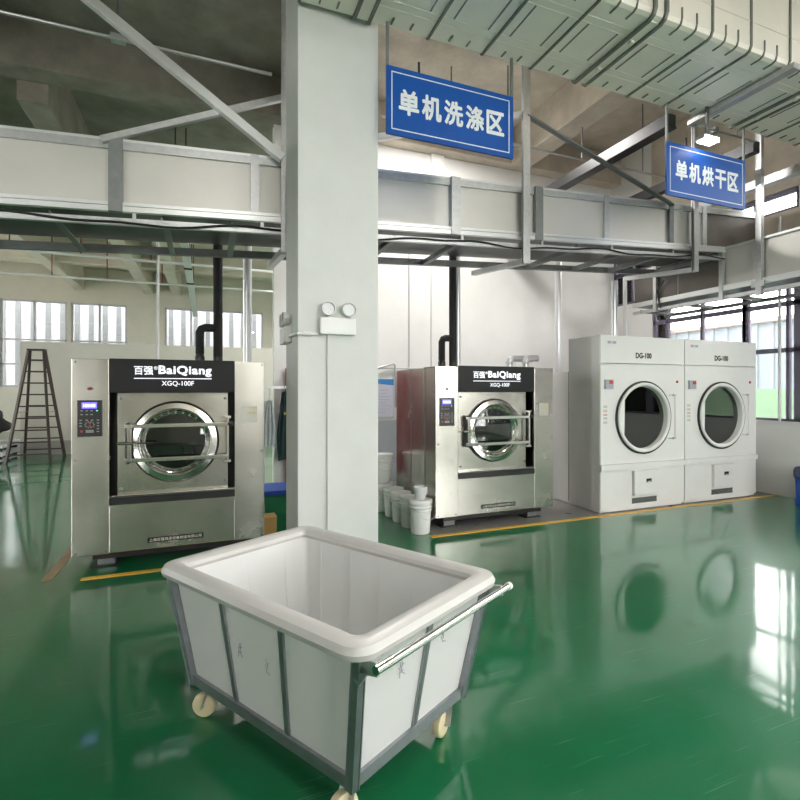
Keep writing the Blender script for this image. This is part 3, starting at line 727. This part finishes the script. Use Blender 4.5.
# ------------------------------------------------------------------ big rectangular air duct
def make_duct():
    t = thing('air_duct', 'big pale grey rectangular air duct crossing under the ceiling', 'air duct', (0, 0, 0))
    y0, y1, z0, z1, c = 3.24, 4.26, 4.8, 5.7, .05
    sec = [(y0 + c, z0), (y1 - .01, z0), (y1, z0 + .01), (y1, z1), (y0, z1), (y0, z0 + c), (y0 + c * .3, z0 + c * .3)]
    x0, x1 = -2.2, 7.95
    MB().prism(sec, x0, x1, 'X').build('duct_body', 'duct', t)
    def ring(x, w, d, y0=y0, y1=y1):
        q = MB(); o = d
        s2 = [(y0 + c, z0 - o), (y1, z0 - o), (y1 + o, z0), (y1 + o, z1), (y1, z1), (y1, z0), (y0 + c, z0), (y0 + c * .3, z0 + c * .3), (y0, z0 + c), (y0, z1), (y0 - o, z1), (y0 - o, z0 + c), (y0 + c * .3 - o * .7, z0 + c * .3 - o * .7)]
        q.prism(s2, x - w, x + w, 'X'); return q
    joints = [-1.18, -1.05, 1.165, 1.295, 3.516, 3.647, 5.865, 5.998]
    singles = [-.45, .12, .7, 1.855, 2.418, 2.97, 4.22, 4.74, 5.31, 6.52, 7.08, 7.62, -1.7]
    for x in joints: ring(x, .014, .03).build('flange', 'seam', t)
    for x in singles: ring(x, .011, .014).build('standing_seam', 'seam', t)
    for i in range(0, 8, 2):
        x = (joints[i] + joints[i + 1]) / 2
        MB().box(x - .07, x + .07, y0 + .06, y1 - .02, z0 - .012, z0).box(x - .02, x + .02, y0 + .30, y0 + .34, z0 - .035, z0).box(x - .02, x + .02, y1 - .30, y1 - .26, z0 - .035, z0).build('joint_plate', 'duct', t)
    # pressed stiffening beads: short ticks on both edges, long pair and cross folds on each panel
    allx = sorted(joints + singles)
    proto = {}
    def put(name, x, make, m):
        if name not in proto: o = proto[name] = make().build(name, m, t)
        else: o = proto[name].copy(); C.objects.link(o)
        o.location.x = x
    def near_bead():
        k = MB()
        k.bar((0, y0 + .13, z0 - .003), (0, y0 + .05, z0 - .003), .014, .012).bar((0, y0 + .05, z0 - .003), (0, y0 + .01, z0 + .012), .014, .012)
        return k.bar((0, y0 + .01, z0 + .012), (0, y0 - .003, z0 + .06), .014, .012).bar((0, y0 - .003, z0 + .06), (0, y0 - .003, z0 + .15), .014, .012, up=(0, 1, 0))
    for a, b in zip(allx[:-1], allx[1:]):
        if b - a < .2: continue
        for f in (.34, .66):
            x = a + (b - a) * f
            put('edge_bead', x, lambda: MB().box(-.007, .007, y1 - .13, y1 - .05, z0 - .010, z0), 'seam')
            put('corner_bead', x, near_bead, 'seam')
        for f in (.2, .8):
            put('panel_bead', a + (b - a) * f, lambda: MB().box(-.0055, .0055, y0 + .30, y1 - .32, z0 - .007, z0), 'galv_dark')
    for y in (y0 + .22, y0 + .295, y1 - .305, y1 - .22): MB().box(x0 + .1, x1 - .02, y - .004, y + .004, z0 - .004, z0).build('panel_fold', 'duct', t)
    MB().box(x0 + .1, x1 - .02, y0 - .005, y0, z0 + .28, z0 + .288).build('panel_fold', 'duct', t)
    # perforated strut channel under the duct
    sc = MB().box(5.24, 5.34, y0 - .08, y1 + .08, z0 - .075, z0 - .02, bev=.004).build('strut_channel', 'galv', t)
    s = MB()
    for i in range(24): s.box(5.325, 5.342, y0 - .04 + i * .047, y0 - .015 + i * .047, z0 - .06, z0 - .035)
    s.build('slot', 'pipe_white', sc)
    return t
make_duct()

# ------------------------------------------------------------------ steelwork and pipes overhead
tag(MB().box(4.87, 4.99, 4.29, YB, 4.63, 4.77).box(4.85, 5.01, 4.29, YB, 4.62, 4.635).build('steel_channel', 'black'), 'long black steel channel rising behind the trough left of the right sign', 'steel beam', 'black overhead channels')
tag(MB().box(6.40, 6.52, 4.34, YB, 4.63, 4.77).build('steel_channel', 'black'), 'black steel channel crossing overhead behind the right blue sign', 'steel beam', 'black overhead channels')
tag(MB().box(7.42, 7.54, 3.3, YB, 4.56, 4.68).build('steel_channel', 'galv'), 'pale steel channel overhead in the top right corner near the windows', 'steel beam')
def conduit(label, pts, r, m='galv', extra=None):
    o = MB().tube(pts, r, 10).build('conduit_pipe', m, None, True); tag(o, label, 'pipe'); return o
c1 = conduit('thin steel conduit pipe running level across the dark ceiling at top left', [(-3.2, 5.45, 4.86), (.62, 5.45, 4.86)], .018)
MB().box(-.82, -.70, 5.41, 5.49, 4.83, 4.89, bev=.006).build('coupler', 'galv', c1)
MB().tube([(-.76, 5.45, 4.88), (-.76, 5.45, ZC)], .012, 8).build('hanger_rod', 'galv_dark', c1)
c2 = conduit('thin steel conduit pipe between the two blue signs above the trough', [(2.2, 6.6, 5.33), (7.6, 6.6, 5.33)], .02)
for x in (4.2, 5.6, 6.9): MB().tube([(x, 6.6, 5.33), (x, 6.6, ZC)], .012, 8).build('hanger_rod', 'galv_dark', c2)

def washer_pipes(label, x0, y, xa, xb, ztop):
    """two black insulated feeds joined by an elbow above a washer"""
    t = thing('insulated_pipe', label, 'pipe', (0, y, 0), 0, 'black washer feed pipes')
    MB().tube([(xb, 0, 1.99), (xb, 0, ztop)], .052, 16).build('riser', 'black_matte', t, True)
    z = 2.33
    MB().tube([(xa, 0, 2.02), (xa, 0, z - .06), (xa + .02, 0, z - .015), (xa + .06, 0, z), (xb, 0, z)], .048, 16).build('elbow', 'black_matte', t, True)
    for x in (xa, xb):
        MB().lathe([(.022, 1.872), (.022, 1.90), (.05, 1.93), (.055, 1.97), (.05, 2.0), (.03, 2.04), (.03, 2.06)], (x, 0, 0), 'Z', 16).build('valve', 'black', t, True)
    return t
washer_pipes('black insulated pipe with elbow rising from the left washer', 0, 6.49, -.075, .122, 3.75)
washer_pipes('black insulated pipe with elbow rising from the washer beside the dryers', 0, 6.49, 3.045, 3.215, 3.95)
def pipe(label, pts, r, m, name='vertical_pipe'):
    o = MB().tube(pts, r, 16).build(name, m, None, True); tag(o, label, 'pipe'); return o
pipe('shiny silver pipe rising right of the black pipe of the left washer', [(.47, 6.75, 0), (.47, 6.75, 3.75)], .052, 'pipe')
pipe('silver pipe rising right of the black pipe on the second washer', [(3.36, 6.62, 0), (3.36, 6.62, 3.9)], .042, 'pipe')
pipe('thin white pipe dropping from the trough behind the left washer', [(-.52, 6.6, 0), (-.52, 6.6, 3.3)], .014, 'pipe_white')
pipe('grey pipe rising at the left edge of the first dryer', [(5.9, 7.6, 0), (5.9, 7.6, 4.3)], .06, 'pipe')
pipe('grey pipe rising from the first dryer beside the corner window', [(6.55, 6.9, 0), (6.55, 6.9, 3.5)], .055, 'pipe')
pipe('slim pale pipe rising behind the boundary between the two dryers', [(6.85, 6.95, 0), (6.85, 6.95, 3.6)], .035, 'pipe_white')
pipe('slim white pipe standing in front of the right windows', [(7.93, 4.98, 1.13), (7.93, 4.98, 4.2)], .02, 'pipe_white')
pipe('thin pale cable conduit on the back wall left of the second washer', [(3.33, 8.45, 1.25), (3.33, 8.45, 4.3)], .012, 'pipe_white', 'cable_conduit')
# two elbow vents behind the second washer
for i, (x, lb) in enumerate(((4.30, 'left one of the two short silver vent elbows behind the second washer'), (4.50, 'right one of the two short silver vent elbows, next to the first dryer'))):
    t = thing('vent_elbow', lb, 'pipe', (x, 6.72 - .14 * i, 0), 0, 'vent elbows')
    MB().tube([(0, 0, 0), (0, 0, 2.02), (.02, 0, 2.07), (.07, 0, 2.09), (.42 - .2 * i, 0, 2.09)], .05, 16).build('elbow_pipe', 'pipe', t, True)
    MB().lathe([(.052, 2.0), (.056, 2.01), (.056, 2.03), (.052, 2.04)], (0, 0, 0), 'Z', 16).build('collar', 'galv', t, True)

# LED floodlight hanging in front of the right sign
t = thing('flood_light', 'small lit LED floodlight hanging at the top edge of the right blue sign', 'lamp', (5.22, 4.07, 4.41))
MB().box(-.12, .12, -.06, .06, .0, .05, bev=.01).build('housing', 'galv', t)
MB().box(-.11, .11, -.068, -.05, -.012, .03).box(-.1, .1, -.05, .05, -.012, 0).build('led_panel', 'flood', t)
MB().box(-.02, .02, -.01, .01, .05, .39).build('bracket', 'galv_dark', t)
t = thing('lamp_rail', 'dark thin rail under the air duct behind the floodlight', 'rail', (0, 4.30, 0))
MB().tube([(5.3, 0, 4.73), (6.37, 0, 4.73)], .012, 8).box(5.62, 5.68, -.03, .03, 4.70, 4.76).build('rail_tube', 'galv_dark', t)
for x in (5.35, 6.05): MB().tube([(x, 0, 4.73), (x, 0, 4.80)], .01, 8).build('hanger_rod', 'galv_dark', t)

# ------------------------------------------------------------------ emergency lights on the column
def emergency(label, loc, rz):
    t = thing('emergency_light', label, 'lamp', loc, rz, 'emergency lights')
    MB().box(-.155, .155, -.065, 0, -.075, .07, bev=.012).build('battery_box', 'white_paint', t)
    for x in (-.085, .095):
        h = MB().lathe([(0, .045), (.04, .04), (.058, .015), (.062, -.02), (.055, -.028), (.05, -.02)], (x, -.045, .142), 'Y', 28).box(x - .012, x + .012, -.05, -.025, .08, .12).build('lamp_head', 'white_paint', t, True)
        MB().lathe([(0, -.016), (.02, -.018), (.05, -.016)], (x, -.045, .142), 'Y', 28).build('lamp_lens', 'lens', h, True)
    return t
emergency('white twin-head emergency light on the front of the column', (1.03, 4.32, 2.145), 0)
e2 = emergency('emergency light seen edge-on at the left side of the column', (.70, 4.80, 2.10), -PI / 2)
t = MB().tube([(.875, 4.305, 2.07), (.70, 4.305, 2.07), (.685, 4.33, 2.07), (.685, 4.66, 2.08)], .013, 10).lathe([(.02, -.03), (.02, .03)], (.78, 4.305, 2.07), 'X', 12).build('cable_conduit', 'white_paint', None, True)
tag(t, 'white conduit linking the two emergency lights round the column corner', 'pipe')

# ------------------------------------------------------------------ buckets
def make_bucket():
    t = thing('bucket', 'nearest white plastic bucket, clear scoop on its lid, by the yellow line', 'bucket', (2.215, 5.29, 0), R(20), 'white buckets by the washer')
    MB().lathe([(0, 0), (.118, 0), (.125, .012), (.143, .33), (.150, .332), (.150, .345), (.145, .346)], (0, 0, 0), 'Z', 40).build('body', 'bucket', t, True)
    MB().lathe([(.146, .285), (.153, .29), (.153, .30), (.146, .305)], (0, 0, 0), 'Z', 40, True).lathe([(.145, .25), (.15, .254), (.15, .262), (.145, .266)], (0, 0, 0), 'Z', 40, True).build('band', 'bucket', t, True)
    MB().lathe([(.152, .33), (.157, .335), (.157, .368), (.152, .374), (.135, .374), (.13, .368), (0, .368)], (0, 0, 0), 'Z', 40).build('lid', 'bucket', t, True)
    h = []
    for k in range(13):
        a = PI * k / 12; h.append((.158 * math.cos(a), -.02 - .15 * math.sin(a) * .25 - .13, .27 - .10 * math.sin(a)))
    MB().tube([(.15, 0, .28)] + [(x, y * .98, z) for x, y, z in h] + [(-.15, 0, .28)], .003, 6).build('bail', 'galv', t, True)
    return t
bk = make_bucket(); bk.scale = (.86, .86, 1.0)
def bucket_label(t):
    """printed label wrapped on a bucket, facing the camera"""
    m = MB(); n = 10; r0 = .142
    for z0, z1, a0, a1 in ((.17, .23, 222, 262), (.115, .15, 225, 258), (.07, .08, 222, 265)):
        A = []
        for k in range(n + 1):
            a = R(a0 + (a1 - a0) * k / n)
            A.append([m.bm.verts.new(((r0 - .0405 * (.33 - z) / .33 * .6 + .002) * math.cos(a), (r0 - .0405 * (.33 - z) / .33 * .6 + .002) * math.sin(a), z)) for z in (z0, z1)])
        for k in range(n): m.bm.faces.new((A[k][0], A[k + 1][0], A[k + 1][1], A[k][1]))
    return m.build('printed_label', 'print_dark', t)
BK = [((2.205, 5.585, 0), .80, 'second white bucket from the yellow line, black print below its lid', 1),
      ((2.195, 5.86, 0), .82, 'third white bucket from the yellow line, a plain one', 0),
      ((2.20, 6.14, 0), .86, 'fourth white bucket from the yellow line, before the stacked pair', 0),
      ((2.16, 6.46, 0), .90, 'lower bucket of the stacked pair farthest from the yellow line', 1),
      ((2.16, 6.46, .376), .90, 'upper bucket of the stacked pair, black printed label', 1)]
for loc, s, lb, pl in BK:
    c = copy_tree(bk); c.location = loc; c.scale = (s, s, 1.0 if s > .88 else .94); c['label'] = lb; c.rotation_euler = (0, 0, R(random.uniform(-8, 8)))
    if pl: bucket_label(c)
# measuring jug on the lid of the nearest bucket
t = MB().lathe([(.0, 0), (.055, 0), (.058, .01), (.078, .14), (.074, .14), (.054, .012), (0, .008)], (2.215, 5.29, .374), 'Z', 28).box(2.287, 2.302, 5.285, 5.295, .42, .50).build('measuring_jug', mat('frosted_plastic', (.66, .67, .67), .35), None, True)
tag(t, 'frosted plastic jug standing on the lid of the nearest bucket', 'jug')
# jerry can half hidden by the column
t = thing('jerry_can', 'pale plastic canister with a blue cap beside the column, left of the buckets', 'canister', (2.02, 6.85, 0))
MB().box(-.13, .13, -.1, .1, 0, .40, bev=.03).build('body', 'cloth_grey', t, True)
MB().lathe([(.028, .39), (.028, .44), (0, .44)], (.05, -.03, 0), 'Z', 16).build('cap', 'blue_plastic', t, True)

# ------------------------------------------------------------------ behind the column: bin, box, coats, posters
t = thing('waste_bin', 'green bin with a blue lid standing between the left washer and the column', 'bin', (.87, 6.0, 0))
MB().prism([(-.26, 0), (.26, 0), (.30, .45), (-.30, .45)], -.22, .22).build('bin_body', 'green_plastic', t)
MB().box(-.33, .33, -.26, .26, .45, .50, bev=.012).build('lid', 'blue_plastic', t)
t = thing('carton', 'small tan cardboard box at the foot of the green bin', 'box', (.605, 5.6, 0))
MB().box(-.07, .07, -.1, .1, 0, .27, bev=.004).build('box_body', 'cardboard', t)
MB().box(-.072, .072, -.102, .102, .26, .274).build('flap', 'cardboard', t)
def drape(cx, cz, w, h, seed, d=.06):
    rnd = random.Random(seed); b = MB(); nx, nz = 14, 16; g = []; ph = rnd.uniform(0, 6)
    for side in (1, -1):
        G = []
        for j in range(nz + 1):
            row = []
            for i in range(nx + 1):
                u = i / nx - .5; v = j / nz; ww = w * (.45 + .55 * min(1, v * 1.8)) * (1 - .15 * max(0, v - .8) * 5)
                y = side * d * (.5 + .5 * v) * math.sqrt(max(0, 1 - (2 * u) ** 2)) + .012 * math.sin(u * 22 + ph + v * 2) * (1 if side == -1 else .3)
                row.append(b.bm.verts.new((cx + u * ww, y, cz - v * h - .05 * (u * u) * 2)))
            G.append(row)
        g.append(G)
        for j in range(nz):
            for i in range(nx): b.bm.faces.new((G[j][i], G[j][i + 1], G[j + 1][i + 1], G[j + 1][i]))
    bmesh.ops.remove_doubles(b.bm, verts=b.bm.verts[:], dist=.004)
    return b
hk = MB().box(.80, 1.24, -.012, 0, 1.62, 1.66).build('coat_rail', 'galv', None, loc=(0, 8.18, 0)); tag(hk, 'narrow metal coat rail left of the column', 'coat rail')
MB().box(.80, .83, 0, .02, 0, 1.64).box(1.21, 1.24, 0, .02, 0, 1.64).build('rail_upright', 'galv', hk)
t = thing('jacket', 'dark teal work jacket hanging left of the column', 'jacket', (1.12, 8.08, 0)); drape(0, 1.58, .25, 1.05, 3).build('jacket_body', 'cloth_dark', t, True)
MB().tube([(-.02, .0, 1.66), (.0, 0, 1.63), (.0, 0, 1.58)], .006, 8).build('hanging_loop', 'black', t)
MB().box(-.03, .03, -.09, -.06, 1.22, 1.26).build('badge', 'yellow_label', t)
t = thing('apron', 'pale grey apron hanging beside the dark jacket', 'apron', (.88, 8.08, 0)); drape(0, 1.45, .21, .70, 5, .03).build('apron_body', 'cloth_grey', t, True)
MB().tube([(.0, .0, 1.42), (.01, .06, 1.60), (.01, .075, 1.62)], .006, 8).build('apron_tie', 'cloth_grey', t)
t = thing('fire_hose_cabinet', 'maroon cabinet behind the column, only its narrow left edge showing', 'cabinet', (1.53, 8.37, 0))
MB().box(-.36, .36, -.06, .09, .12, 1.95, bev=.01).build('cabinet_body', 'maroon', t)
MB().box(-.31, .31, -.07, -.06, .17, 1.9, bev=.005).build('cabinet_door', 'maroon', t)
t = thing('notice_board', 'lilac printed notice with blue heading on the wall right of the column', 'poster', (2.87, 8.468, 1.13))
MB().box(-.16, .16, -.012, -.002, 0, .66).build('sheet', 'paper', t)
MB().prism([(-.16, .585), (.16, .55), (.16, .66), (-.16, .66)], -.014, -.012).build('heading_band', 'paper_blue', t)
s = MB()
for i in range(8): s.box(-.15, .02 + .05 * ((i * 7) % 3), -.0135, -.012, .08 + i * .055, .086 + i * .055)
s.build('text_line', 'print_grey', t)
pipe('bent grey pipe against the wall above the notice', [(2.72, 8.42, 1.98), (3.02, 8.42, 2.06), (3.05, 8.42, 2.03), (3.07, 8.42, 1.3)], .018, 'galv', 'bent_pipe')
pipe('long thin grey rail along the back wall behind the second washer', [(2.72, 8.44, 1.98), (5.6, 8.44, 1.98)], .012, 'galv', 'wall_rail')

# blue bin at the right edge
t = thing('waste_bin', 'blue bin with a dark liner at the right edge under the window', 'bin', (7.72, 4.35, 0))
MB().prism([(-.17, 0), (.17, 0), (.20, .50), (-.20, .50)], -.17, .17).build('bin_body', 'blue_plastic', t)
b = MB()
n = 28; L_ = []
for z, r in ((.36, .235), (.40, .27), (.47, .265), (.52, .235), (.535, .2), (.45, .15)):
    L_.append([b.bm.verts.new(((r + .018 * math.sin(5 * a + z * 30)) * math.cos(a), (r + .018 * math.sin(5 * a + z * 30)) * math.sin(a), z + .012 * math.sin(3 * a))) for a in [2 * PI * j / n for j in range(n)]])
for A, B in zip(L_[:-1], L_[1:]):
    for j in range(n): b.bm.faces.new((A[j], A[(j + 1) % n], B[(j + 1) % n], B[j]))
b.build('bin_liner', 'blue_bag', t, True)
# coiled hose at the foot of the right dryer
t = MB().tube([(7.76, 5.30, .03), (7.80, 5.34, .14), (7.79, 5.4, .22), (7.74, 5.5, .26)], .035, 12).build('drain_hose', 'black', None, True); tag(t, 'short black hose at the right foot of the second dryer', 'hose')

# ------------------------------------------------------------------ far left: step ladder, covered stack, slatted pallets
def make_ladder():
    t = thing('step_ladder', 'tall brown A-frame step ladder standing before the pale partition', 'ladder', (-3.6, 14.2, 0))
    H = 2.52
    tops = {}
    for sy, xw in ((-1, .30), (1, .30)):
        for sx in (-1, 1):
            MB().bar((sx * .40, sy * .62, 0), (sx * .14, sy * .05, H), .05, .05).build('rail', 'ladder', t)
        for k in range(9):
            f = (k + .7) / 9.6; w = .40 + (.14 - .40) * f; y = sy * (.62 + (.05 - .62) * f)
            MB().bar((-w, y, H * f), (w, y, H * f), .045, .03).build('rung', 'ladder', t)
    MB().box(-.17, .17, -.1, .1, H - .02, H + .02).build('top_cap', 'ladder', t)
    for sx in (-1, 1): MB().bar((sx * .27, -.36, 1.1), (sx * .27, .36, 1.1), .02, .01).build('spreader', 'galv_dark', t)
    return t
make_ladder()
b = MB()
bmesh.ops.create_icosphere(b.bm, subdivisions=4, radius=1)
for v in b.bm.verts:
    n = v.co.copy(); k = 1 + .12 * math.sin(n.x * 5 + 1) * math.cos(n.y * 4) + .08 * math.sin(n.z * 9 + n.x * 3)
    v.co = Vector((n.x * 1.15 * k, n.y * .7 * k, max(-.0, .42 + n.z * .55 * k)))
t = thing('covered_stack', 'dark tarpaulin-covered heap at the left edge behind the ladder', 'covered heap', (-5.45, 14.9, .36))
b.build('tarpaulin', 'dark_tarp', t, True)
MB().bar((-.9, -.72, .1), (1.0, -.72, .1), .04, .04).build('rope', 'galv_dark', t)
for i, z in enumerate((0, .18)):
    t = thing('pallet', ('lower' if i == 0 else 'upper') + ' white slatted pallet under the dark covered heap', 'pallet', (-5.45, 14.9, z), 0, 'white pallets')
    for k in range(3): MB().box(-1.15, 1.15, -.6 + k * .5, -.5 + k * .5, .02, .10).build('bearer', 'dark_tarp', t)
    MB().box(-1.2, 1.2, -.7, .7, .10, .18).build('deck', 'pallet', t)
    MB().box(-1.2, 1.2, -.7, .7, 0, .02).build('bottom_deck', 'pallet', t)

t = thing('cable_tray', 'pale narrow cable tray running away under the far bay ceiling', 'cable tray', (-.45, 0, 4.75))
MB().box(-.08, .08, 8.8, YF, 0, .012).box(-.09, -.08, 8.8, YF, 0, .06).box(.08, .09, 8.8, YF, 0, .06).build('tray', 'pipe_white', t)
for y in (10.5, 12.5, 14.5, 16.5): MB().box(-.1, .1, y - .02, y + .02, -.04, 0).box(-.1, -.08, y - .015, y + .015, 0, ZC - 4.75).box(.08, .1, y - .015, y + .015, 0, ZC - 4.75).build('tray_hanger', 'ladder', t)
# far bay conduits under the ceiling
for i, (y, z, lb) in enumerate(((11.5, 4.75, 'nearest long pale pipe under the ceiling of the far bay'), (14.5, 4.85, 'middle long pale pipe under the ceiling of the far bay'), (18., 4.95, 'farthest long pale pipe near the far windows'))):
    t = thing('ceiling_pipe', lb, 'pipe', (0, y, z), 0, 'far ceiling pipes')
    MB().tube([(-9, 0, 0), (4, 0, 0)], .035, 10).build('pipe_run', 'pipe_white', t, True)
    for x in (-7, -5.5, -4.2, -2.8, -1.3, .2): MB().tube([(x, 0, 0), (x, 0, ZC - z)], .015, 6).build('hanger_rod', 'maroon', t)

# ------------------------------------------------------------------ outside
struct(MB().box(-60, 60, -60, 80, -.5, -.13).build('ground_outside', 'ground'))
t = thing('green_hoarding', 'pale green hoarding fence outside the right windows', 'fence', (11.2, 0, 0))
MB().box(-.02, .02, -14, 14, -.13, 1.62).build('fence_sheet', 'hoarding', t)
for i in range(14): MB().box(.02, .08, -13.5 + i * 2, -13.4 + i * 2, -.13, 1.7).build('fence_post', 'pipe_white', t)
def clad(lb, loc, x0, x1, y0, y1, h, m, step, axis, roofm, top=.12):
    t = thing('building', lb, 'building', loc)
    b = MB()
    b.box(x0, x1, y0, y1, -.13, h).build('wall', m, t)
    b = MB()
    if axis == 'Y':
        n = int((y1 - y0) / step)
        for i in range(n): b.box(x0 - .04, x0, y0 + i * step, y0 + i * step + step * .35, -.1, h)
    else:
        n = int((x1 - x0) / step)
        for i in range(n): b.box(x0 + i * step, x0 + i * step + step * .35, y0 - .05, y0, -.1, h)
    b.build('cladding_rib', 'clad_rib' if m == 'clad_far' else m, t)
    MB().box(x0 - .15, x1 + .15, y0 - .15, y1 + .15, h, h + top).build('roof_edge', roofm, t)
    return t
b1 = clad('long pale blue clad shed outside the right windows', (0, 0, 0), 16, 22, 8.2, 26, 3.7, 'clad_blue', .5, 'Y', 'clad_pink')
b2 = clad('white clad building outside the right windows', (0, 0, 0), 16.5, 24, -16, 7.8, 3.95, 'clad_white', 1.6, 'Y', 'clad_pink')
MB().box(16.42, 16.5, -16, 7.8, 2.1, 2.2).build('ledge', 'label_grey', b2)
b3 = clad('taller pinkish building standing behind the white sheds', (0, 0, 0), 34, 44, -14, 20, 8, 'clad_pink', 4, 'Y', 'clad_white')
b4 = clad('white corrugated building seen through the far left windows', (0, 0, 0), -16, 12, 27.5, 34, 9, 'clad_far', .55, 'X', 'clad_white')

# ------------------------------------------------------------------ added fill lamps, out of view, and sky light
def add_fill_lamp(loc, power, lb):
    t = thing('fill_lamp', lb, 'lamp', loc, 0, 'added fill lamps')
    MB().lathe([(.24, 0), (.22, .05), (.12, .14), (.08, .17), (.08, .24), (0, .24)], (0, 0, 0), 'Z', 32).build('reflector', 'alu', t, True)
    MB().tube([(0, 0, .24), (0, 0, ZC - loc[2])], .012, 8).build('suspension_rod', 'galv_dark', t)
    l = bpy.data.lights.new('fill_light', 'AREA'); l.shape = 'DISK'; l.size = .42; l.energy = power; l.color = (1, .97, .93)
    o = bpy.data.objects.new('fill_light', l); C.objects.link(o); o.parent = t; o.location = (0, 0, .01)
POW = 70  # the first four lamps are added behind the camera to brighten the hall
for loc, p, lb in (((.2, -.6, 5.6), POW, 'added unseen fill lamp over the camera side of the hall'), ((4.4, -.6, 5.6), POW, 'added unseen fill lamp over the right front of the hall'),
               ((.6, -3.8, 5.6), POW, 'added unseen fill lamp in the middle rear of the hall'), ((5., -3.8, 5.6), POW, 'added unseen fill lamp in the right rear of the hall')):
    add_fill_lamp(loc, p, lb)
for loc, p, lb in (((2.7, 12., 5.5), 330, 'added unseen fill lamp of the far bay behind the back wall'), ((3.42, 6.95, 5.95), 190, 'added hidden fill lamp over the gap between the long conveyor and the back wall'), ((3.2, 17.8, 5.4), 330, 'added unseen fill lamp nearest the far windows')):
    add_fill_lamp(loc, p, lb)  # added lamps hidden from view, brightening the far bay and back wall

w = bpy.data.worlds.new('overcast_sky'); bpy.context.scene.world = w; w.use_nodes = True
bg = w.node_tree.nodes['Background']; bg.inputs['Color'].default_value = (1, .945, .925, 1); bg.inputs['Strength'].default_value = 12.0

sc = bpy.context.scene
sc.view_settings.view_transform = 'Standard'; sc.view_settings.look = 'None'; sc.view_settings.gamma = 1; sc.view_settings.use_curve_mapping = False
sc.view_settings.exposure = 0.
sc.cycles.max_bounces = 8; sc.cycles.diffuse_bounces = 5; sc.cycles.glossy_bounces = 5; sc.cycles.transparent_max_bounces = 12
sc.cycles.sample_clamp_indirect = 6
sc.cycles.use_denoising = True
